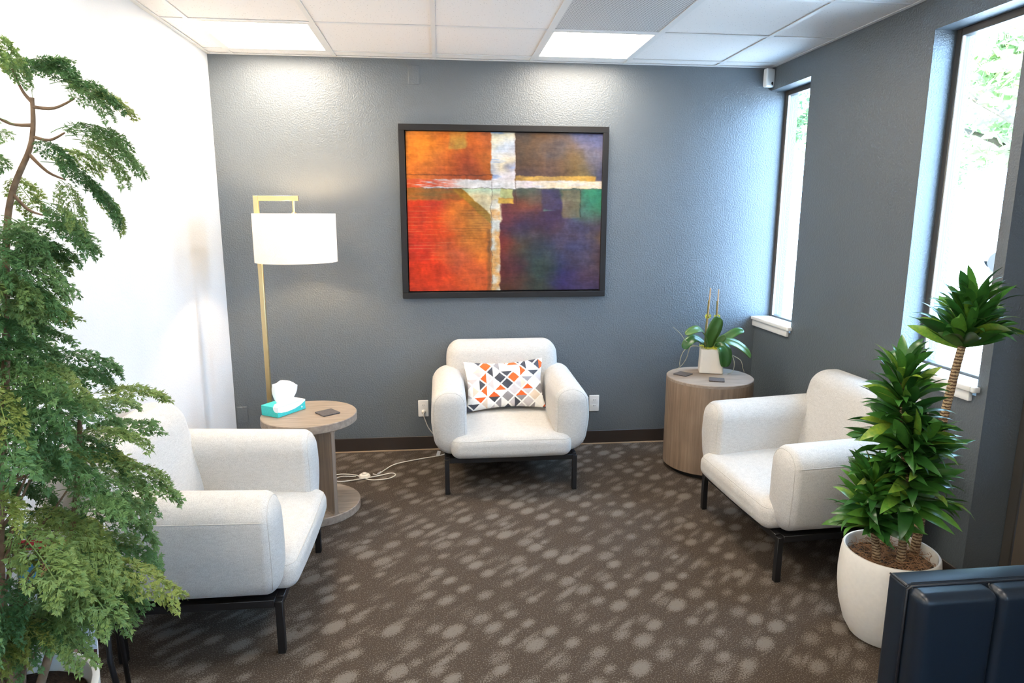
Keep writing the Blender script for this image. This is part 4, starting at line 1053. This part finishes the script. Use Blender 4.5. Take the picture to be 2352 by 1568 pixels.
magazine('white magazine with blue print on the upper rack tier', -1.235, -2.392, 0.358, 0.20, 0.27, R(-8), 0.0,
         [('cover', (236, 238, 242), full), ('photo', (70, 150, 205), [(-.4, .3), (.35, .3), (.35, .72), (-.4, .72)]), ('figure', (222, 170, 130), [(-.1, .3), (.1, .3), (.12, .55), (0, .66), (-.12, .55)])]+bars((200, 40, 60), -.42, .42, [.80], .12))
magazine('magazine with an orange and blue cover behind the others in the rack', -1.165, -2.372, 0.358, 0.20, 0.29, R(-8), 0.0,
         [('cover', (240, 236, 228), full), ('photo', (224, 150, 96), [(-.1, .2), (.45, .2), (.45, .8), (-.1, .8)]), ('sky', (96, 160, 214), [(-.45, .5), (-.1, .5), (-.1, .9), (-.45, .9)])])

# ------------------------------------------------------------------ ming aralia, front left
AX, AY = -1.085, -2.830
ar = thing('potted_aralia', 'tall feathery aralia plant in a cream pot by the white wall', 'potted plant', (AX, AY, 0))
prof = [(0.0, 0.0), (0.130, 0.0), (0.140, 0.008), (0.185, 0.36), (0.196, 0.385), (0.196, 0.398), (0.190, 0.402), (0.180, 0.402), (0.176, 0.395), (0.172, 0.345), (0.0, 0.345)]
MB().lathe(prof, 72).build('pot', M_POTB, ar, auto=40)
MB().lathe([(0.0, 0.352), (0.170, 0.355), (0.172, 0.346), (0.0, 0.346)], 40).build('soil', M_SOIL, ar)
def frond_mesh(seed):
    rg = random.Random(seed); v = []; f = []
    def lobe(p, d, nrm, ln, wd):
        s = d.cross(nrm).normalized(); i = len(v)
        v.extend([p, p+d*ln*0.45+s*wd*0.5+nrm*wd*0.15, p+d*ln, p+d*ln*0.45-s*wd*0.5+nrm*wd*0.15]); f.append((i, i+1, i+2, i+3))
    def stalk(a, b, r):
        d = (b-a).normalized(); s = d.orthogonal().normalized(); u_ = d.cross(s); i = len(v)
        for p in (a, b):
            for k in range(3): v.append(p+(s*math.cos(k*2.094)+u_*math.sin(k*2.094))*r)
        for k in range(3): f.append((i+k, i+(k+1) % 3, i+3+(k+1) % 3, i+3+k))
    np_ = 9; prev = Vector((0, 0, 0)); y, z, an = 0, 0, 0.35
    for i in range(1, np_+1):
        t = i/np_; an -= rg.uniform(0.07, 0.17); st_ = 0.112
        p = prev+Vector((rg.uniform(-.012, .012), math.cos(an)*st_, math.sin(an)*st_)); stalk(prev, p, 0.006)
        fwd = (p-prev).normalized(); prev = p
        if i < 2: continue
        for sd in (-1, 1):
            pl_ = (0.44*math.sin(min(1, 0.35+t)*PI*0.62)*(1-0.35*t))*rg.uniform(0.8, 1.15)
            d = (fwd*0.65+Vector((sd, 0, 0))*0.85+Vector((0, 0, rg.uniform(-.35, .15)))).normalized(); q0 = p; m = 7
            for j in range(1, m+1):
                d = (d+Vector((0, 0, -0.16))+fwd*0.08).normalized(); q = q0+d*pl_/m; stalk(q0, q, 0.003); q0 = q
                nrm = (Vector((0, 0, 1))+Vector((rg.gauss(0, .5), rg.gauss(0, .5), 0))).normalized(); sid = d.cross(nrm).normalized()
                for s2 in (-1, 1):
                    e = (d*0.7+sid*s2*0.8+nrm*rg.uniform(-.4, .3)).normalized(); ln = rg.uniform(0.065, 0.105)*(1.05-0.35*j/m)
                    lobe(q, e, nrm, ln, 0.024)
                    for fr_ in (0.25, 0.55):
                        b = q+e*ln*fr_
                        for s3 in (-1, 1): lobe(b, (e*0.8+e.cross(nrm)*s3*0.8+nrm*rg.uniform(-.4, .4)).normalized(), nrm, ln*(0.95-fr_*0.6), 0.022)
            lobe(q0, d, Vector((0, 0, 1)), 0.10, 0.024)
    return pymesh('leaf_spray', v, f)
fronds = [frond_mesh(100+i) for i in range(7)]
for m in fronds: m.materials.append(M_ARALIA)
rg = random.Random(17)
stems = []
def stem(pts, r0, r1):
    p = spline([Vector(a)-Vector((AX, AY, 0)) for a in pts], 8); n = len(p)
    MB().tube(p, [r0+(r1-r0)*i/(n-1) for i in range(n)], 9).build('stem', M_BARK, ar, smooth=True); return p
s1 = stem([(-1.09, -2.83, 0.35), (-1.07, -2.80, 0.80), (-1.02, -2.76, 1.25), (-0.975, -2.75, 1.60), (-0.905, -2.75, 1.76), (-0.890, -2.75, 1.86)], 0.0115, 0.004)
s2 = stem([(-1.13, -2.86, 0.35), (-1.17, -2.85, 0.85), (-1.19, -2.86, 1.40), (-1.16, -2.87, 1.80)], 0.014, 0.006)
s3 = stem([(-1.05, -2.80, 0.35), (-0.99, -2.72, 0.60), (-0.95, -2.66, 0.90), (-0.93, -2.64, 1.10)], 0.012, 0.005)
s4 = stem([(-1.05, -2.85, 0.35), (-1.00, -2.93, 0.60), (-0.98, -3.00, 0.90), (-0.99, -3.02, 1.15)], 0.012, 0.005)
BR = MB()
def spray(base, tip, ln, roll=0.0, lift=0.0):
    """a frond starting at base and pointing to tip (world points)"""
    b = Vector(base)-Vector((AX, AY, 0)); d = (Vector(tip)-Vector(base)).normalized()
    az = math.atan2(d.y, d.x); el = math.asin(max(-1, min(1, d.z)))+lift
    place_leaf(rg.choice(fronds), b, az, el, ln, roll+rg.uniform(-.35, .35), ar, 'leaf_spray', rg.uniform(.85, 1.15))
def edge(z):
    z -= 0.07 if z > 0.6 else 0.0
    tab = [(0.36, -0.90), (0.409, -0.880), (0.492, -0.785), (0.579, -0.755), (0.650, -0.700), (0.772, -0.660), (0.85, -0.70), (0.931, -0.735), (1.002, -0.750), (1.092, -0.712), (1.183, -0.770), (1.241, -0.895), (1.336, -0.845), (1.411, -0.875), (1.473, -0.880), (1.549, -0.850), (1.6, -0.86)]
    for (a, b), (c, d) in zip(tab, tab[1:]):
        if a <= z <= c: return b+(d-b)*(z-a)/(c-a)
    return tab[-1][1]
nspr = 0
twigs = []
for k in range(250):
    z = 0.42+1.16*(k+0.5)/250
    xc = -1.08+0.06*max(0, (z-1.2)/0.4); rad = edge(z)-xc
    az = k*2.39996+rg.uniform(-.3, .3)
    stretch = 1.0 if z < 1.2 else 1.0
    lay = rg.uniform(0.30, 1.0)**0.55
    ln = rg.uniform(0.16, 0.225)*(1.0 if rad > 0.25 else 0.85)
    rr = max(0.03, rad*lay-ln*0.78)
    cx, cy = math.cos(az), math.sin(az)
    wall = XL+0.11
    bx, by = xc+rr*cx, AY+0.03+rr*cy*1.0
    if bx+ln*cx*0.9 < wall: bx = wall-ln*cx*0.9
    el = rg.uniform(-0.35, 0.45)
    b = Vector((bx, by, z-math.sin(el)*ln*0.5)); tip = b+Vector((cx*math.cos(el), cy*math.cos(el), math.sin(el)))
    if z < 0.64 and cx > -0.2: b.z += 0.20*(0.64-z)/0.2; tip.z += 0.45
    spray(b, tip, ln)
    if k % 3 == 0: twigs.append((Vector((xc+0.2*rr*cx, AY+0.03+0.2*rr*cy, max(0.37, z-0.14))), b))
# tiered sprays at the top
TOP = [((-0.93, -2.75, 1.895), (-0.86, -2.75, 1.925), 0.13), ((-0.95, -2.74, 1.91), (-0.89, -2.69, 1.925), 0.13), ((-0.890, -2.75, 1.83), (-0.930, -2.75, 1.925), 0.11), ((-0.905, -2.75, 1.87), (-1.00, -2.75, 1.945), 0.15), ((-0.90, -2.75, 1.88), (-0.84, -2.76, 1.93), 0.10), ((-0.91, -2.76, 1.88), (-0.88, -2.85, 1.94), 0.12), ((-0.93, -2.75, 1.89), (-0.96, -2.66, 1.94), 0.13),
       ((-0.90, -2.75, 1.905), (-0.82, -2.75, 1.905), 0.11), ((-0.850, -2.75, 1.870), (-0.73, -2.75, 1.855), 0.150), ((-0.82, -2.74, 1.865), (-0.70, -2.72, 1.845), 0.13), ((-0.82, -2.76, 1.865), (-0.71, -2.80, 1.83), 0.12), ((-0.85, -2.75, 1.88), (-0.77, -2.70, 1.87), 0.12),
       ((-0.86, -2.75, 1.765), (-0.76, -2.75, 1.775), 0.15), ((-0.80, -2.75, 1.770), (-0.70, -2.75, 1.735), 0.145), ((-0.81, -2.76, 1.75), (-0.70, -2.78, 1.70), 0.14), ((-0.84, -2.73, 1.76), (-0.76, -2.66, 1.745), 0.14), ((-0.90, -2.75, 1.74), (-0.82, -2.80, 1.73), 0.14), ((-0.91, -2.74, 1.72), (-0.86, -2.66, 1.72), 0.14),
       ((-0.89, -2.75, 1.70), (-0.79, -2.75, 1.66), 0.15), ((-0.83, -2.75, 1.675), (-0.75, -2.75, 1.61), 0.14), ((-0.82, -2.74, 1.66), (-0.76, -2.70, 1.60), 0.13), ((-0.85, -2.76, 1.66), (-0.79, -2.82, 1.61), 0.13), ((-0.92, -2.75, 1.62), (-0.84, -2.75, 1.565), 0.15), ((-0.93, -2.74, 1.60), (-0.86, -2.68, 1.55), 0.15),
       ((-0.93, -2.76, 1.78), (-1.05, -2.76, 1.80), 0.16), ((-0.94, -2.74, 1.76), (-1.05, -2.70, 1.75), 0.15), ((-0.95, -2.76, 1.70), (-1.06, -2.80, 1.70), 0.16), ((-0.96, -2.75, 1.66), (-1.0, -2.64, 1.64), 0.15), ((-0.97, -2.75, 1.70), (-0.93, -2.87, 1.70), 0.15), ((-0.99, -2.75, 1.58), (-0.90, -2.80, 1.53), 0.16),
       ((-1.17, -2.87, 1.75), (-1.08, -2.87, 1.80), 0.17), ((-1.17, -2.87, 1.78), (-1.24, -2.87, 1.84), 0.13), ((-1.17, -2.87, 1.78), (-1.17, -2.96, 1.83), 0.16), ((-1.17, -2.87, 1.66), (-1.08, -2.93, 1.68), 0.17), ((-1.18, -2.87, 1.66), (-1.10, -2.78, 1.68), 0.17)]
for b, t, ln in TOP:
    spray((b[0], b[1], b[2]+0.02), t, ln, 0.0, 0.30)
for b, t in (((-0.893, -2.75, 1.84), (-0.80, -2.75, 1.86)), ((-0.90, -2.75, 1.775), (-0.83, -2.75, 1.785)), ((-0.915, -2.75, 1.74), (-0.84, -2.75, 1.68)), ((-0.891, -2.75, 1.85), (-0.925, -2.75, 1.92)), ((-0.90, -2.75, 1.80), (-0.99, -2.75, 1.83)), ((-0.96, -2.75, 1.65), (-0.90, -2.75, 1.60))):
    twigs.append((Vector(b), Vector(t)))
for a, b in twigs:
    o = Vector((AX, AY, 0)); a, b = a-o, b-o; m = a.lerp(b, .5)+Vector((0, 0, -0.012))
    sp_ = spline([a, m, b], 4); BR.tube(sp_, [0.0045-0.0026*i/(len(sp_)-1) for i in range(len(sp_))], 5)
BR.build('twigs', M_BARK, ar, smooth=True)['kind'] = 'stuff'
